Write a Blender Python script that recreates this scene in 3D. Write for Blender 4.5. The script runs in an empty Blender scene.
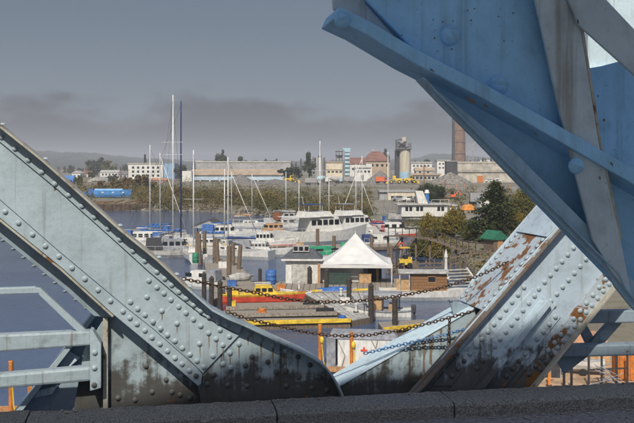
import bpy, math, random
from mathutils import Vector, Matrix
R = math.radians
random.seed(7)
scn = bpy.context.scene
col = scn.collection

# ------------------------------------------------------------------ camera
F, CX, HY, CZ = 880.0, 317.0, 168.0, 11.0      # focal length in photo pixels, centre column, horizon row, eye height
cam_d = bpy.data.cameras.new('camera'); cam = bpy.data.objects.new('camera', cam_d); col.objects.link(cam)
cam.location = (0, 0, CZ); cam.rotation_euler = (R(90), 0, 0)
cam_d.sensor_width = 36.0; cam_d.lens = 36.0 * F / 634.0
cam_d.shift_y = -(211.5 - HY) / 634.0
cam_d.clip_start = 0.05; cam_d.clip_end = 30000
scn.camera = cam

# ------------------------------------------------------------------ light
SUN_AZ, SUN_EL = R(10), R(45)                   # sun behind the viewer, a little to the left
SD = Vector((math.sin(SUN_AZ) * math.cos(SUN_EL), math.cos(SUN_AZ) * math.cos(SUN_EL), -math.sin(SUN_EL)))  # travel direction
sun_d = bpy.data.lights.new('sun', 'SUN'); sun = bpy.data.objects.new('sun', sun_d); col.objects.link(sun)
sun_d.energy = 3.2; sun_d.angle = R(0.6); sun_d.color = (1.0, 0.93, 0.82)
sun.rotation_euler = SD.to_track_quat('-Z', 'Y').to_euler()
world = bpy.data.worlds.new('World'); scn.world = world; world.use_nodes = True
wn, wl = world.node_tree.nodes, world.node_tree.links
wn.clear()
def wnode(t, **k):
    n = wn.new(t)
    for a, b in k.items(): setattr(n, a, b)
    return n
def wmath(op, a, b=None, clamp=False):
    n = wnode('ShaderNodeMath', operation=op, use_clamp=clamp)
    for i, v in enumerate((a, b)):
        if v is None: continue
        if isinstance(v, (int, float)): n.inputs[i].default_value = v
        else: wl.new(v, n.inputs[i])
    return n.outputs[0]
wout = wnode('ShaderNodeOutputWorld'); wbg = wnode('ShaderNodeBackground')
sky = wnode('ShaderNodeTexSky', sky_type='NISHITA', sun_disc=False)
sky.sun_elevation = SUN_EL; sky.sun_rotation = math.atan2(-SD.x, -SD.y)
sky.altitude = 10; sky.air_density = 1.0; sky.dust_density = 2.0; sky.ozone_density = 1.5
tc = wnode('ShaderNodeTexCoord'); sep = wnode('ShaderNodeSeparateXYZ'); wl.new(tc.outputs['Generated'], sep.inputs[0])
hor = wmath('SQRT', wmath('ADD', wmath('MULTIPLY', sep.outputs[0], sep.outputs[0]), wmath('MULTIPLY', sep.outputs[1], sep.outputs[1])))
elev = wmath('DIVIDE', sep.outputs[2], wmath('MAXIMUM', hor, 0.001))
mp = wnode('ShaderNodeMapping'); wl.new(tc.outputs['Generated'], mp.inputs[0]); mp.inputs['Scale'].default_value = (1, 1, 2.6); mp.inputs['Location'].default_value = (0.34, 0.2, 0.0)
nz = wnode('ShaderNodeTexNoise'); wl.new(mp.outputs[0], nz.inputs['Vector']); nz.inputs['Scale'].default_value = 6.0; nz.inputs['Detail'].default_value = 7; nz.inputs['Roughness'].default_value = 0.55
# fog bank: thick below about 4 degrees, its top torn by the noise
fog = wmath('ADD', wmath('MULTIPLY', wmath('SUBTRACT', 0.072, elev), 26.0), wmath('MULTIPLY', wmath('SUBTRACT', nz.outputs['Fac'], 0.5), 5.2), False)
fog = wmath('ADD', fog, 0.15, True)
sm = wnode('ShaderNodeMapRange', interpolation_type='SMOOTHSTEP'); wl.new(fog, sm.inputs[0])
veil = wnode('ShaderNodeMixRGB')
vr = wnode('ShaderNodeMapRange', interpolation_type='SMOOTHSTEP'); wl.new(elev, vr.inputs[0]); vr.inputs[1].default_value = 0.16; vr.inputs[2].default_value = 0.6; vr.inputs[3].default_value = 0.9; vr.inputs[4].default_value = 0.12; wl.new(vr.outputs[0], veil.inputs[0])
mulk = wnode('ShaderNodeMixRGB', blend_type='MULTIPLY'); mulk.inputs[0].default_value = 1.0
wl.new(sky.outputs[0], mulk.inputs[1]); mulk.inputs[2].default_value = (1, 1, 1, 1)
wl.new(mulk.outputs[0], veil.inputs[1]); vg = wnode('ShaderNodeMixRGB'); vq = wnode('ShaderNodeMapRange', interpolation_type='SMOOTHSTEP'); wl.new(elev, vq.inputs[0]); vq.inputs[1].default_value = 0.03; vq.inputs[2].default_value = 0.24; wl.new(vq.outputs[0], vg.inputs[0]); vg.inputs[1].default_value = (1.22, 1.50, 1.88, 1); vg.inputs[2].default_value = (0.82, 1.04, 1.42, 1); wl.new(vg.outputs[0], veil.inputs[2])
fm = wnode('ShaderNodeMixRGB'); wl.new(wmath('MULTIPLY', sm.outputs[0], 0.92), fm.inputs[0]); wl.new(veil.outputs[0], fm.inputs[1]); fm.inputs[2].default_value = (0.66, 0.68, 0.81, 1)
wl.new(fm.outputs[0], wbg.inputs[0]); wbg.inputs[1].default_value = 0.095
wl.new(wbg.outputs[0], wout.inputs[0])
scn.view_settings.view_transform = 'Standard'; scn.view_settings.look = 'None'
scn.view_settings.exposure = 0.5; scn.view_settings.gamma = 1.0

# ------------------------------------------------------------------ pixel rays -> places
def ray(px, py): return Vector(((px - CX) / F, 1.0, -(py - HY) / F))
def W(px, py, z=0.0):
    r = ray(px, py); t = (z - CZ) / r.z
    return Vector((r.x * t, t, z))
def at(px, py, d):
    r = ray(px, py); return Vector((r.x * d, d, CZ + r.z * d))

# ------------------------------------------------------------------ mesh helpers
class MB:
    def __init__(s): s.v, s.f = [], []
    def add(s, vs, fs):
        o = len(s.v); s.v += [tuple(v) for v in vs]; s.f += [tuple(i + o for i in f) for f in fs]; return s
    def box(s, c, d, rz=0.0, tilt=None):
        cx, cy, cz = c; dx, dy, dz = d[0] / 2, d[1] / 2, d[2] / 2
        vs = []
        m = Matrix.Rotation(rz, 3, 'Z')
        if tilt is not None: m = m @ tilt
        for z in (-dz, dz):
            for x, y in ((-dx, -dy), (dx, -dy), (dx, dy), (-dx, dy)):
                vs.append(m @ Vector((x, y, z)) + Vector(c))
        return s.add(vs, [(3, 2, 1, 0), (4, 5, 6, 7), (0, 1, 5, 4), (1, 2, 6, 5), (2, 3, 7, 6), (3, 0, 4, 7)])
    def bar(s, p, q, w, h=None):
        p, q = Vector(p), Vector(q); h = h or w; d = (q - p)
        if d.length < 1e-6: return s
        d.normalize(); up = Vector((0, 0, 1)) if abs(d.z) < 0.95 else Vector((0, 1, 0))
        a = d.cross(up).normalized() * w / 2; b = a.cross(d).normalized() * h / 2
        vs = [p - a - b, p + a - b, p + a + b, p - a + b, q - a - b, q + a - b, q + a + b, q - a + b]
        return s.add(vs, [(0, 1, 2, 3), (7, 6, 5, 4), (0, 4, 5, 1), (1, 5, 6, 2), (2, 6, 7, 3), (3, 7, 4, 0)])
    def tube(s, p, q, r0, r1=None, n=8, cap=True):
        p, q = Vector(p), Vector(q); r1 = r0 if r1 is None else r1; d = q - p
        if d.length < 1e-6: return s
        d.normalize(); up = Vector((0, 0, 1)) if abs(d.z) < 0.95 else Vector((1, 0, 0))
        a = d.cross(up).normalized(); b = d.cross(a).normalized()
        vs = []
        for c, r in ((p, r0), (q, r1)):
            for i in range(n):
                t = 2 * math.pi * i / n; vs.append(c + a * math.cos(t) * r + b * math.sin(t) * r)
        fs = [(i, i + n, (i + 1) % n + n, (i + 1) % n) for i in range(n)]
        if cap: fs += [tuple(range(n)), tuple(range(2 * n - 1, n - 1, -1))]
        return s.add(vs, fs)
    def path(s, pts, r, n=6):
        for a, b in zip(pts, pts[1:]): s.tube(a, b, r, r, n)
        return s
    def lathe(s, prof, c=(0, 0, 0), n=16):
        c = Vector(c); vs = []
        for r, z in prof:
            for i in range(n):
                t = 2 * math.pi * i / n; vs.append(c + Vector((r * math.cos(t), r * math.sin(t), z)))
        m = len(prof); fs = []
        for j in range(m - 1):
            for i in range(n): fs.append((j * n + i, j * n + (i + 1) % n, (j + 1) * n + (i + 1) % n, (j + 1) * n + i))
        fs += [tuple(range(n - 1, -1, -1)), tuple(range((m - 1) * n, m * n))]
        return s.add(vs, fs)
    def prism(s, pts, ext):
        pts = [Vector(p) for p in pts]; e = Vector(ext); n = len(pts)
        vs = pts + [p + e for p in pts]
        return s.add(vs, [tuple(range(n)), tuple(range(2 * n - 1, n - 1, -1))] + [(i, i + n, (i + 1) % n + n, (i + 1) % n) for i in range(n)])
    def mesh(s, name):
        m = bpy.data.meshes.new(name); m.from_pydata(s.v, [], s.f)
        import bmesh
        b = bmesh.new(); b.from_mesh(m); bmesh.ops.recalc_face_normals(b, faces=b.faces); b.to_mesh(m); b.free()
        return m
def link(name, data, parent=None, loc=(0, 0, 0), rz=0.0):
    o = bpy.data.objects.new(name, data); col.objects.link(o); o.location = loc; o.rotation_euler = (0, 0, rz)
    if parent: o.parent = parent
    return o
def build(name, mb, m, parent=None, loc=(0, 0, 0), rz=0.0, smooth=False, bevel=0.0):
    me = mb if isinstance(mb, bpy.types.Mesh) else mb.mesh(name)
    if not me.materials: me.materials.append(m)
    if smooth:
        for p in me.polygons: p.use_smooth = True
    o = link(name, me, parent, loc, rz)
    if bevel:
        b = o.modifiers.new('bevel', 'BEVEL'); b.width = bevel; b.segments = 2; b.limit_method = 'ANGLE'
    return o
def tag(o, label, cat, group=None):
    o['label'] = label; o['category'] = cat
    if group: o['group'] = group
    return o
def thing(name, label, cat, loc=(0, 0, 0), rz=0.0, group=None):
    return tag(link(name, None, None, loc, rz), label, cat, group)
def struct(o): o['kind'] = 'structure'; return o
def stuff(o): o['kind'] = 'stuff'; return o
def dup(root, loc, rz=None, scale=None, label=None, group=None):
    r = root.copy(); col.objects.link(r); r.location = loc
    if rz is not None: r.rotation_euler = (0, 0, rz)
    if scale: r.scale = (scale,) * 3 if isinstance(scale, (int, float)) else scale
    if label: r['label'] = label
    if group: r['group'] = group
    for c in list(root.children):
        k = c.copy(); col.objects.link(k); k.parent = r
        for g in list(c.children):
            q = g.copy(); col.objects.link(q); q.parent = k
    return r

# ------------------------------------------------------------------ materials
MATS = {}
def nodes(name):
    m = bpy.data.materials.new(name); m.use_nodes = True
    t = m.node_tree; b = t.nodes['Principled BSDF']
    return m, t, b
def tnode(t, typ, **k):
    n = t.nodes.new(typ)
    for a, b in k.items(): setattr(n, a, b)
    return n
def noise(t, scale, detail=5, rough=0.55, stretch=(1, 1, 1), coord='Object'):
    c = tnode(t, 'ShaderNodeTexCoord'); m = tnode(t, 'ShaderNodeMapping'); m.inputs['Scale'].default_value = stretch
    t.links.new(c.outputs[coord], m.inputs[0])
    n = tnode(t, 'ShaderNodeTexNoise'); n.inputs['Scale'].default_value = scale; n.inputs['Detail'].default_value = detail; n.inputs['Roughness'].default_value = rough
    t.links.new(m.outputs[0], n.inputs['Vector']); return n.outputs['Fac']
def ramp(t, fac, lo, hi):
    r = tnode(t, 'ShaderNodeMapRange', interpolation_type='SMOOTHSTEP'); t.links.new(fac, r.inputs[0])
    r.inputs[1].default_value = lo; r.inputs[2].default_value = hi; return r.outputs[0]
def mixc(t, fac, a, b, amt=1.0):
    x = tnode(t, 'ShaderNodeMixRGB')
    if isinstance(fac, (int, float)): x.inputs[0].default_value = fac
    elif amt != 1.0:
        k = tnode(t, 'ShaderNodeMath', operation='MULTIPLY'); t.links.new(fac, k.inputs[0]); k.inputs[1].default_value = amt; t.links.new(k.outputs[0], x.inputs[0])
    else: t.links.new(fac, x.inputs[0])
    for i, v in ((1, a), (2, b)):
        if isinstance(v, tuple): x.inputs[i].default_value = (*v[:3], 1)
        else: t.links.new(v, x.inputs[i])
    return x.outputs[0]
def bump(t, b, fac, strength, dist=0.02):
    n = tnode(t, 'ShaderNodeBump'); n.inputs['Strength'].default_value = strength; n.inputs['Distance'].default_value = dist
    t.links.new(fac, n.inputs['Height']); t.links.new(n.outputs[0], b.inputs['Normal'])
def mat(name, c, rough=0.6, var=0.25, scale=3.0, metal=0.0, bumps=0.0, c2=None, stretch=(1, 1, 1), spec=0.4):
    """plain coloured surface with uneven tone"""
    if name in MATS: return MATS[name]
    m, t, b = nodes(name)
    f = noise(t, scale, 6, 0.6, stretch)
    dark = c2 or tuple(x * (1 - var) for x in c)
    k = mixc(t, ramp(t, f, 0.34, 0.66), dark, tuple(min(1, x * (1 + var * 0.5)) for x in c))
    t.links.new(k, b.inputs['Base Color'])
    b.inputs['Roughness'].default_value = rough; b.inputs['Metallic'].default_value = metal
    b.inputs['Specular IOR Level'].default_value = spec
    if bumps: bump(t, b, f, bumps)
    MATS[name] = m; return m
def steel(name, c, rust=0.0, grime=0.3, streak=0.3, seed=0.0, rough=0.5, splash_shade=0.0):
    """old bridge paint: chalky tone, grime, rust blisters and run-off streaks"""
    if name in MATS: return MATS[name]
    m, t, b = nodes(name)
    big = noise(t, 1.7, 6, 0.6); fine = noise(t, 22, 6, 0.65); mid = noise(t, 5.2 + seed, 8, 0.65)
    st = noise(t, 1.0, 6, 0.62, (19 + seed, 19, 0.8)); sc = noise(t, 70, 4, 0.7)
    k = mixc(t, ramp(t, big, 0.3, 0.7), tuple(x * 0.86 for x in c), tuple(min(1, x * 1.08) for x in c))
    k = mixc(t, ramp(t, fine, 0.42, 0.75), k, tuple(x * 0.72 for x in c), 0.45)
    k = mixc(t, ramp(t, st, 0.54, 0.70), k, (c[0] * 0.50, c[1] * 0.38, c[2] * 0.28), min(1, streak * 1.3))
    k = mixc(t, ramp(t, sc, 0.60, 0.72), k, (c[0] * 0.35, c[1] * 0.32, c[2] * 0.30), 0.5)
    k = mixc(t, ramp(t, mid, 0.50, 0.68), k, (c[0] * 0.28, c[1] * 0.25, c[2] * 0.22), grime)
    if splash_shade > 0:      # road dirt on the girder foot, also painting its shade darker; torn upper border
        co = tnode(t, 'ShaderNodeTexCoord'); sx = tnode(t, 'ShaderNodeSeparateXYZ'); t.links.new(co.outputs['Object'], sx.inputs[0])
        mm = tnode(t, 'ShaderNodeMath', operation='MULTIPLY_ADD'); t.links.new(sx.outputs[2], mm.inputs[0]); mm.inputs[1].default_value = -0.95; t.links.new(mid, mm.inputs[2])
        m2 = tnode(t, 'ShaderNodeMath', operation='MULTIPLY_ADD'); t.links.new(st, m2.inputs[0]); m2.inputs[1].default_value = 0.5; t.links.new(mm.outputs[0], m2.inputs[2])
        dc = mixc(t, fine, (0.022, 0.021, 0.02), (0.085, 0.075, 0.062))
        k = mixc(t, ramp(t, m2.outputs[0], 0.37, 0.58), k, dc, splash_shade)
    if rust > 0:
        rc = mixc(t, fine, (0.06, 0.03, 0.018), (0.30, 0.135, 0.04))
        k = mixc(t, ramp(t, mid, 0.70 - rust * 0.22, 0.735 - rust * 0.22), k, rc)
    t.links.new(k, b.inputs['Base Color'])
    b.inputs['Roughness'].default_value = rough; b.inputs['Specular IOR Level'].default_value = 0.35
    bump(t, b, fine, 0.5, 0.006)
    MATS[name] = m; return m

# ------------------------------------------------------------------ frames: planes parallel to the bridge trusses
PSI = R(10.5); U = Vector((math.cos(PSI), math.sin(PSI), 0)); N = Vector((-math.sin(PSI), math.cos(PSI), 0))
class Frame:
    """a truss plane; a pixel ray is cut with the plane `off` metres behind it -> (s along, z up)"""
    def __init__(s, d): s.O = Vector((0, d, 0))
    def sz(s, px, py, off):
        r = ray(px, py); t = (off + s.O.dot(N)) / r.dot(N)
        p = Vector((r.x * t, r.y * t, 0)); return (p - s.O).dot(U), CZ + r.z * t
    def root(s, name, label, cat, px, py, off=0.0):
        a, z = s.sz(px, py, off); r = thing(name, label, cat, s.O + U * a + N * off + Vector((0, 0, z)), PSI)
        r_base[r.name] = (a, off, z); return r
    def loc(s, root, px, py, off, at_off=None):
        a, z = s.sz(px, py, off); b = r_base[root.name]; return Vector((a - b[0], (off if at_off is None else at_off) - b[1], z - b[2]))
    def plate(s, root, name, poly, off, th, m, parent=None, ref=None, bevel=0.003):
        """outline seen on the plane `ref` (default: front face), body from off to off+th"""
        pts = [s.loc(root, x, y, off if ref is None else ref, off) for x, y in poly]
        return build(name, MB().prism(pts, (0, th, 0)), m, parent or root, bevel=bevel)
    def rivets(s, root, pts, off, parent, mesh, m, scale=1.0):
        for x, y in pts:
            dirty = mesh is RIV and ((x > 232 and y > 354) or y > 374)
            o = build('rivet', RIV2 if dirty else mesh, P_GRIME_SHADE if dirty else m, parent, s.loc(root, x, y, off)); o.scale = (scale,) * 3
            o.rotation_euler = (0, random.uniform(0, 6), 0)
r_base = {}
def offset_line(poly, d):
    """shift a pixel polyline sideways (to its right-hand side, y down) by d pixels"""
    out = []
    for i, p in enumerate(poly):
        a = Vector(poly[max(0, i - 1)]); b = Vector(poly[min(len(poly) - 1, i + 1)]); t = (b - a).normalized()
        out.append((p[0] - t.y * d, p[1] + t.x * d))
    return out
def row(p, q, n): return [(p[0] + (q[0] - p[0]) * i / (n - 1), p[1] + (q[1] - p[1]) * i / (n - 1)) for i in range(n)]
def dome(r, h, n=10, k=4):
    mb = MB(); vs = []; fs = []
    for j in range(k):
        a = math.pi / 2 * j / k
        for i in range(n):
            t = 2 * math.pi * i / n; vs.append((r * math.cos(a) * math.cos(t), -h * math.sin(a), r * math.cos(a) * math.sin(t)))
    vs.append((0, -h, 0))
    for j in range(k - 1):
        for i in range(n): fs.append((j * n + i, j * n + (i + 1) % n, (j + 1) * n + (i + 1) % n, (j + 1) * n + i))
    for i in range(n): fs.append(((k - 1) * n + i, (k - 1) * n + (i + 1) % n, k * n))
    mb.add(vs, fs); m = mb.mesh('rivet')
    for p in m.polygons: p.use_smooth = True
    return m

P_LEFT = steel('paint_left', (0.35, 0.43, 0.465), 0.06, 0.16, 0.30)
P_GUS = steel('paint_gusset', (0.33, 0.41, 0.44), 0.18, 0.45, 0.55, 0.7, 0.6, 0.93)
P_GRIME_SHADE = steel('paint_grime_shade', (0.12, 0.125, 0.125), 0.3, 0.5, 0.5, 0.2, 0.7)  # foot rivets: grime and the deepened shade of the foot in one colour
P_STAIN = mat('rust_run', (0.20, 0.155, 0.115), 0.85, 0.4, 60)
P_LEFT_D = steel('paint_left_dirty', (0.32, 0.39, 0.42), 0.22, 0.5, 0.55, 0.7)
P_EDGE = steel('paint_edge_rusty', (0.42, 0.40, 0.33), 0.42, 0.35, 0.6, 1.3)
P_RIGHT = steel('paint_right', (0.42, 0.515, 0.58), 0.10, 0.25, 0.35, 0.4, 0.5, 0.9)
P_RIGHT_R = steel('paint_right_rusty', (0.40, 0.46, 0.50), 0.78, 0.35, 0.6, 0.9, 0.5, 0.9)
P_RUST = steel('rusted_angle', (0.17, 0.14, 0.115), 0.62, 0.4, 0.5, 2.0, 0.85)
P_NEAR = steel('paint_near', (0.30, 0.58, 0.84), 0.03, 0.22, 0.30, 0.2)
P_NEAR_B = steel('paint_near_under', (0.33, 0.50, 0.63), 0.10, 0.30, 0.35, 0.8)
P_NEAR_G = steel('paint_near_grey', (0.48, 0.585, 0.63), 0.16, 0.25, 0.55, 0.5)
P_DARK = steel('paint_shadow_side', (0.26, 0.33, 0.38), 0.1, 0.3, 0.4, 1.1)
P_SUNLIT = steel('paint_sunlit', (0.50, 0.62, 0.67), 0.06, 0.10, 0.35, 0.3)  # lighter copy of the bridge paint for sunlit faces, sunlight put into the colour
RIV = dome(0.0215, 0.015); RIV2 = dome(0.0215, 0.015); RIVBIG = dome(0.026, 0.023, 18, 7)
T = Frame(6.8)

# ---- left girder
G1 = T.root('bridge_girder', 'riveted pale blue steel girder slanting down from the left edge to a rounded foot', 'girder', 270, 405)
top = [(-330, -144), (-70, 66), (0, 124), (45, 160), (80, 191), (120, 227), (158, 258), (190, 288), (212, 307), (228, 315.5), (244, 322), (280, 339), (300, 348), (311, 354), (318, 358.5), (324, 364), (329, 370), (334, 378), (339, 388), (344, 402), (348, 425)]
low = [(-330, -51), (-70, 161), (0, 218), (62, 268), (114, 315), (160, 353), (198, 386), (205, 425)]
seamU = [(-330, -132), (-70, 84), (0, 143), (57, 190), (124, 250), (150, 273.6), (178, 297), (201, 315), (226, 328.6), (239, 335)]
seamL = [(-330, -75), (-70, 141), (0, 199.5), (60, 252), (129.5, 310), (153, 328.5), (197.6, 367.7), (203, 374)]
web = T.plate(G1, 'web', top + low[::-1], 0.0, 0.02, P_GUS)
wp = T.plate(G1, 'web_plate', seamU[:-2] + [(224, 338)] + seamL[:-1][::-1], -0.010, 0.010, P_LEFT)
sp = T.plate(G1, 'splice_plate', [(177, 298.4), (201, 316), (239, 335.4), (203, 373.4), (154.6, 325)], -0.017, 0.017, P_LEFT)
fu = T.plate(G1, 'flange_angle', offset_line(top, 1.0)[:11] + offset_line(seamU, -0.8)[::-1], -0.026, 0.026, P_LEFT)
fl = T.plate(G1, 'flange_angle', offset_line(seamL, 0.8) + [(201, 384)] + [(198, 386), (160, 353), (114, 315), (62, 268), (0, 218), (-70, 161), (-330, -51)], -0.026, 0.026, P_LEFT)
# outstanding lip of the top flange: follows the top edge, casts the dark band on the web
def lip(root, fr, name, line, off0, off1, thick_px, m, ref=0.0):
    a = [fr.loc(root, x, y, ref, 0) for x, y in line]; b = [fr.loc(root, x, y, ref, 0) for x, y in offset_line(line, thick_px)]
    mb = MB(); bx = r_base[root.name][1]; n = len(a); vs = []
    for p, q in zip(a, b):
        for pt, o in ((p, off0), (p, off1), (q, off1), (q, off0)): vs.append((pt.x, o - bx, pt.z))
    fs = []
    for i in range(n - 1):
        for k in range(4): fs.append((4 * i + k, 4 * i + (k + 1) % 4, 4 * i + 4 + (k + 1) % 4, 4 * i + 4 + k))
    fs += [(0, 1, 2, 3), (4 * n - 1, 4 * n - 2, 4 * n - 3, 4 * n - 4)]
    return build(name, mb.add(vs, fs), m, root, bevel=0.003)
lp = lip(G1, T, 'top_flange', top[:8], -0.13, 0.10, 2.0, P_EDGE)
lip(G1, T, 'top_flange', top[7:-1], -0.13, 0.10, 2.0, P_LEFT_D)
lip(G1, T, 'bottom_flange', low[:5][::-1], -0.045, 0.10, -2, P_EDGE)
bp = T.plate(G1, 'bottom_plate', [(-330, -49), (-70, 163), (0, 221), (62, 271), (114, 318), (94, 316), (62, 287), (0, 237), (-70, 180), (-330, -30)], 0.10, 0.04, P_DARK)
rvU = [(1.5 - 13.4 * k, 137 - 11.3 * k) for k in range(16, 0, -1)] + [(1.5, 137), (15, 148.6), (28.4, 160), (42, 172), (55, 184), (69, 195), (82, 206), (94.6, 217), (108, 228.4), (120, 239.4), (133, 251), (145, 261), (157, 272), (164.7, 278.8), (171.7, 285), (179, 292), (186.5, 298.5), (194, 305), (201, 311), (209, 316.6), (218.5, 321.6), (227, 325)]
T.rivets(G1, rvU, -0.026, fu, RIV, P_LEFT)
rvL = [(5.3 - 13.4 * k, 211.8 - 11.1 * k) for k in range(16, 0, -1)] + [(5.3, 211.8), (18.5, 223), (32.6, 234.5), (45.4, 246), (59, 256.6), (72, 268), (85, 279), (98, 290), (110.5, 301), (123, 311.5), (130, 318), (137, 324), (145, 330.5), (152, 337.5), (160, 344), (167.5, 351), (175, 358), (182, 364), (189.5, 370.6), (196, 376)]
T.rivets(G1, rvL, -0.026, fl, RIV, P_LEFT)
T.rivets(G1, [(130.4, 302), (137.6, 309), (145, 315), (149, 280.7), (157, 287.5), (164, 293.5), (171, 300), (147, 297), (162, 311)], -0.010, wp, RIV, P_LEFT)
T.rivets(G1, [(153, 321.7), (160.7, 328.6), (167.5, 335), (175, 341), (182.5, 348), (190, 354.5), (197, 361), (204, 367), (178.8, 306.8), (186, 313), (193.5, 319.5), (200.7, 326), (208.6, 333), (216, 339), (222.8, 345), (229.4, 336.5), (177, 323.6), (199.5, 343.7), (213, 356), (220, 330)], -0.017, sp, RIV, P_LEFT)
T.rivets(G1, [(248.4, 333.7), (261, 339.7), (273, 345.4), (286, 350.7), (298, 357), (310, 365), (320, 377), (327, 390), (239, 344), (230, 353), (223, 364), (252, 356.6), (245.6, 365.6), (231, 367.5), (258, 377), (276, 372), (286, 371), (299, 377), (268, 362), (214, 375)], 0.0, web, RIV, P_LEFT_D)
T.rivets(G1, [(312, 388), (228, 385), (247, 386), (286, 386), (207, 384)], 0.0, web, RIV2, P_GRIME_SHADE)
for i in range(9):                             # rivet tails that stick out under the lower flange
    o = build('rivet', RIV, P_DARK, bp, T.loc(G1, 3 + i * 10.4, 240 + i * 8.45, 0.12)); o.rotation_euler = (R(65), 0, R(30))
for x, y in ((2, 124.5), (45, 159), (120, 226), (159, 258), (177, 275), (190, 287)):     # rivet heads on top of the flange
    o = build('rivet', RIV, P_LEFT, lp, T.loc(G1, x, y, 0.0, 0.04)); o.rotation_euler = (R(-90), R(0), 0)

# ---- plate and strut behind the left girder
for x, y, L in ((209, 336, 14), (217, 342, 16), (223, 347, 10), (200, 346, 13), (177, 326, 8), (162, 314, 7), (147, 300, 6), (261, 342, 16), (273, 348, 18), (286, 353, 17), (298, 360, 15), (248, 337, 9), (239, 347, 12), (230, 356, 12), (182, 367, 8), (152, 340, 7), (137, 327, 6), (190, 357, 10), (213, 358, 12), (252, 359, 12)):
    off = -0.0272 if y < 0 else (-0.018 if x < 232 and y < 350 and x > 150 else -0.0012); w = random.uniform(.6, 1.2)
    if 'r1' or x: T.plate(G1, 'rust_run', [(x - w, y), (x + w, y), (x + w * .8, y + L * .5), (x + w * .25, y + L), (x - w * .3, y + L * .8)], off, 0.0012, P_STAIN, web, bevel=0)
G2 = T.root('base_plate', 'rust streaked triangular steel base plate under the left girder', 'steel plate', 140, 405, 0.2)
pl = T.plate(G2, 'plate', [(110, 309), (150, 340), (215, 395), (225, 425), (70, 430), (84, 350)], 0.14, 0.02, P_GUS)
T.plate(G2, 'stiffener', [(103, 318), (108, 318), (108, 425), (103, 425)], 0.08, 0.06, P_EDGE)
T.rivets(G2, [(166, 379.5), (152, 392), (172, 392), (180, 395), (118, 398), (135, 400), (190, 398), (146, 366)], 0.14, pl, RIV2, P_GRIME_SHADE)
G3 = T.root('bridge_strut', 'dark blue steel strut leaning down to the lower left corner', 'strut', 40, 418, 0.62)
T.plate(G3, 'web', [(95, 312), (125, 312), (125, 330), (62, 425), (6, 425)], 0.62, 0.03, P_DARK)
T.plate(G3, 'flange', [(95, 310), (99, 313), (9, 428), (4, 426)], 0.5, 0.25, P_LEFT)
T.plate(G3, 'cover_plate', [(57, 362), (68, 351), (80, 358), (64, 372)], 0.58, 0.03, P_SUNLIT)  # sunlit patch on the strut, put in as a pale plate
T.plate(G3, 'cover_plate', [(36, 391), (58, 386), (52, 394), (34, 398)], 0.58, 0.03, P_SUNLIT)  # lower sunlit patch, likewise painted as a pale plate

# ---- railings
G4 = T.root('guard_rail', 'pale steel guard rail with bent top bar beside the left girder', 'railing', 60, 390, 0.0)
T.plate(G4, 'rail', [(-360, 297), (0, 288.3), (35, 287), (40.5, 293.4), (0, 294.6), (-360, 305)], 0.02, 0.07, P_LEFT, bevel=0.006)
T.plate(G4, 'brace', [(34, 287.2), (40.5, 288.5), (89, 333), (79, 333.5), (38, 294)], 0.024, 0.05, P_LEFT, bevel=0.004)
T.plate(G4, 'rail', [(-360, 354), (0, 335), (91, 331), (91, 345.5), (0, 352), (-360, 379)], 0.0, 0.11, P_LEFT_D, bevel=0.014)
T.plate(G4, 'rail', [(-360, 404), (0, 374.5), (91, 366.8), (91, 381.5), (0, 389), (-360, 420)], 0.0, 0.11, P_LEFT_D, bevel=0.02)
bk = T.plate(G4, 'bracket', [(90, 330), (93, 331), (101, 344), (101, 388), (90, 391)], -0.02, 0.14, P_LEFT)
T.rivets(G4, [(94.8, 352.6), (94.5, 368), (94.2, 385)], -0.02, bk, RIV, P_LEFT)
G5 = T.root('guard_rail', 'blue grey steel guard rail running off right behind the rusty girder', 'railing', 600, 358, 0.3)
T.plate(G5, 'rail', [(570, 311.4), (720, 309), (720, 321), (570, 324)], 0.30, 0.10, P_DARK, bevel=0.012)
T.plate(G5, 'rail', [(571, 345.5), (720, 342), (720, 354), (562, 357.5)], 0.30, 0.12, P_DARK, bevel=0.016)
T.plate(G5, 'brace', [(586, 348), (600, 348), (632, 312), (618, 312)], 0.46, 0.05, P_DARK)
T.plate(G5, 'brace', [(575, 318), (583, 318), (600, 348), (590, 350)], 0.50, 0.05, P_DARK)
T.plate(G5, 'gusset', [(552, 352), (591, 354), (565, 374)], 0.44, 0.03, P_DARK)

# ---- right girder
G6 = T.root('bridge_girder', 'riveted pale blue steel girder with rust patches rising to the right', 'girder', 470, 392)
def lerp(a, b, t): return (a[0] + (b[0] - a[0]) * t, a[1] + (b[1] - a[1]) * t)
LA, LB = (405, 400.4), (640, 131.4)            # upper left edge of the near web
RA, RB = (518, 404), (690, 192)                # lower right edge
web = T.plate(G6, 'web', [LA, LB, RB, RA, (500, 425), (390, 425)], 0.0, 0.02, P_RIGHT)
fa = T.plate(G6, 'flange_angle', [LA, LB] + offset_line([LA, LB], 9)[::-1], -0.016, 0.016, P_RIGHT)
lip(G6, T, 'flange_leg', [LA, LB], -0.085, 0.06, 2.2, P_RUST)
s0 = (483.5, 310.5)
tf = lip(G6, T, 'top_flange', [s0, (560, 222.7), LB], -0.06, 0.62, 1.6, P_RIGHT_R)
pk = lip(G6, T, 'cover_plate', [(546, 237), (600, 175.5), LB], -0.02, 0.60, -0.7, P_RIGHT)
T.plate(G6, 'back_web', [(462, 300), (472, 280), (585, 150), (640, 150), (600, 222), (500, 346), (455, 420)], 0.62, 0.02, P_RIGHT)
for i in range(17):
    for off, sc in ((0.03, 1.0), (0.56, 1.0)):
        p = lerp(s0, (560, 222.7), 0.04 + i / 16.0 * 1.1)
        o = build('rivet', RIV, P_RIGHT_R, tf, T.loc(G6, p[0] - 0.4, p[1] - 0.4, 0.0, off)); o.rotation_euler = (R(-90), R(-42), 0); o.rotation_mode = 'XYZ'
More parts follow.
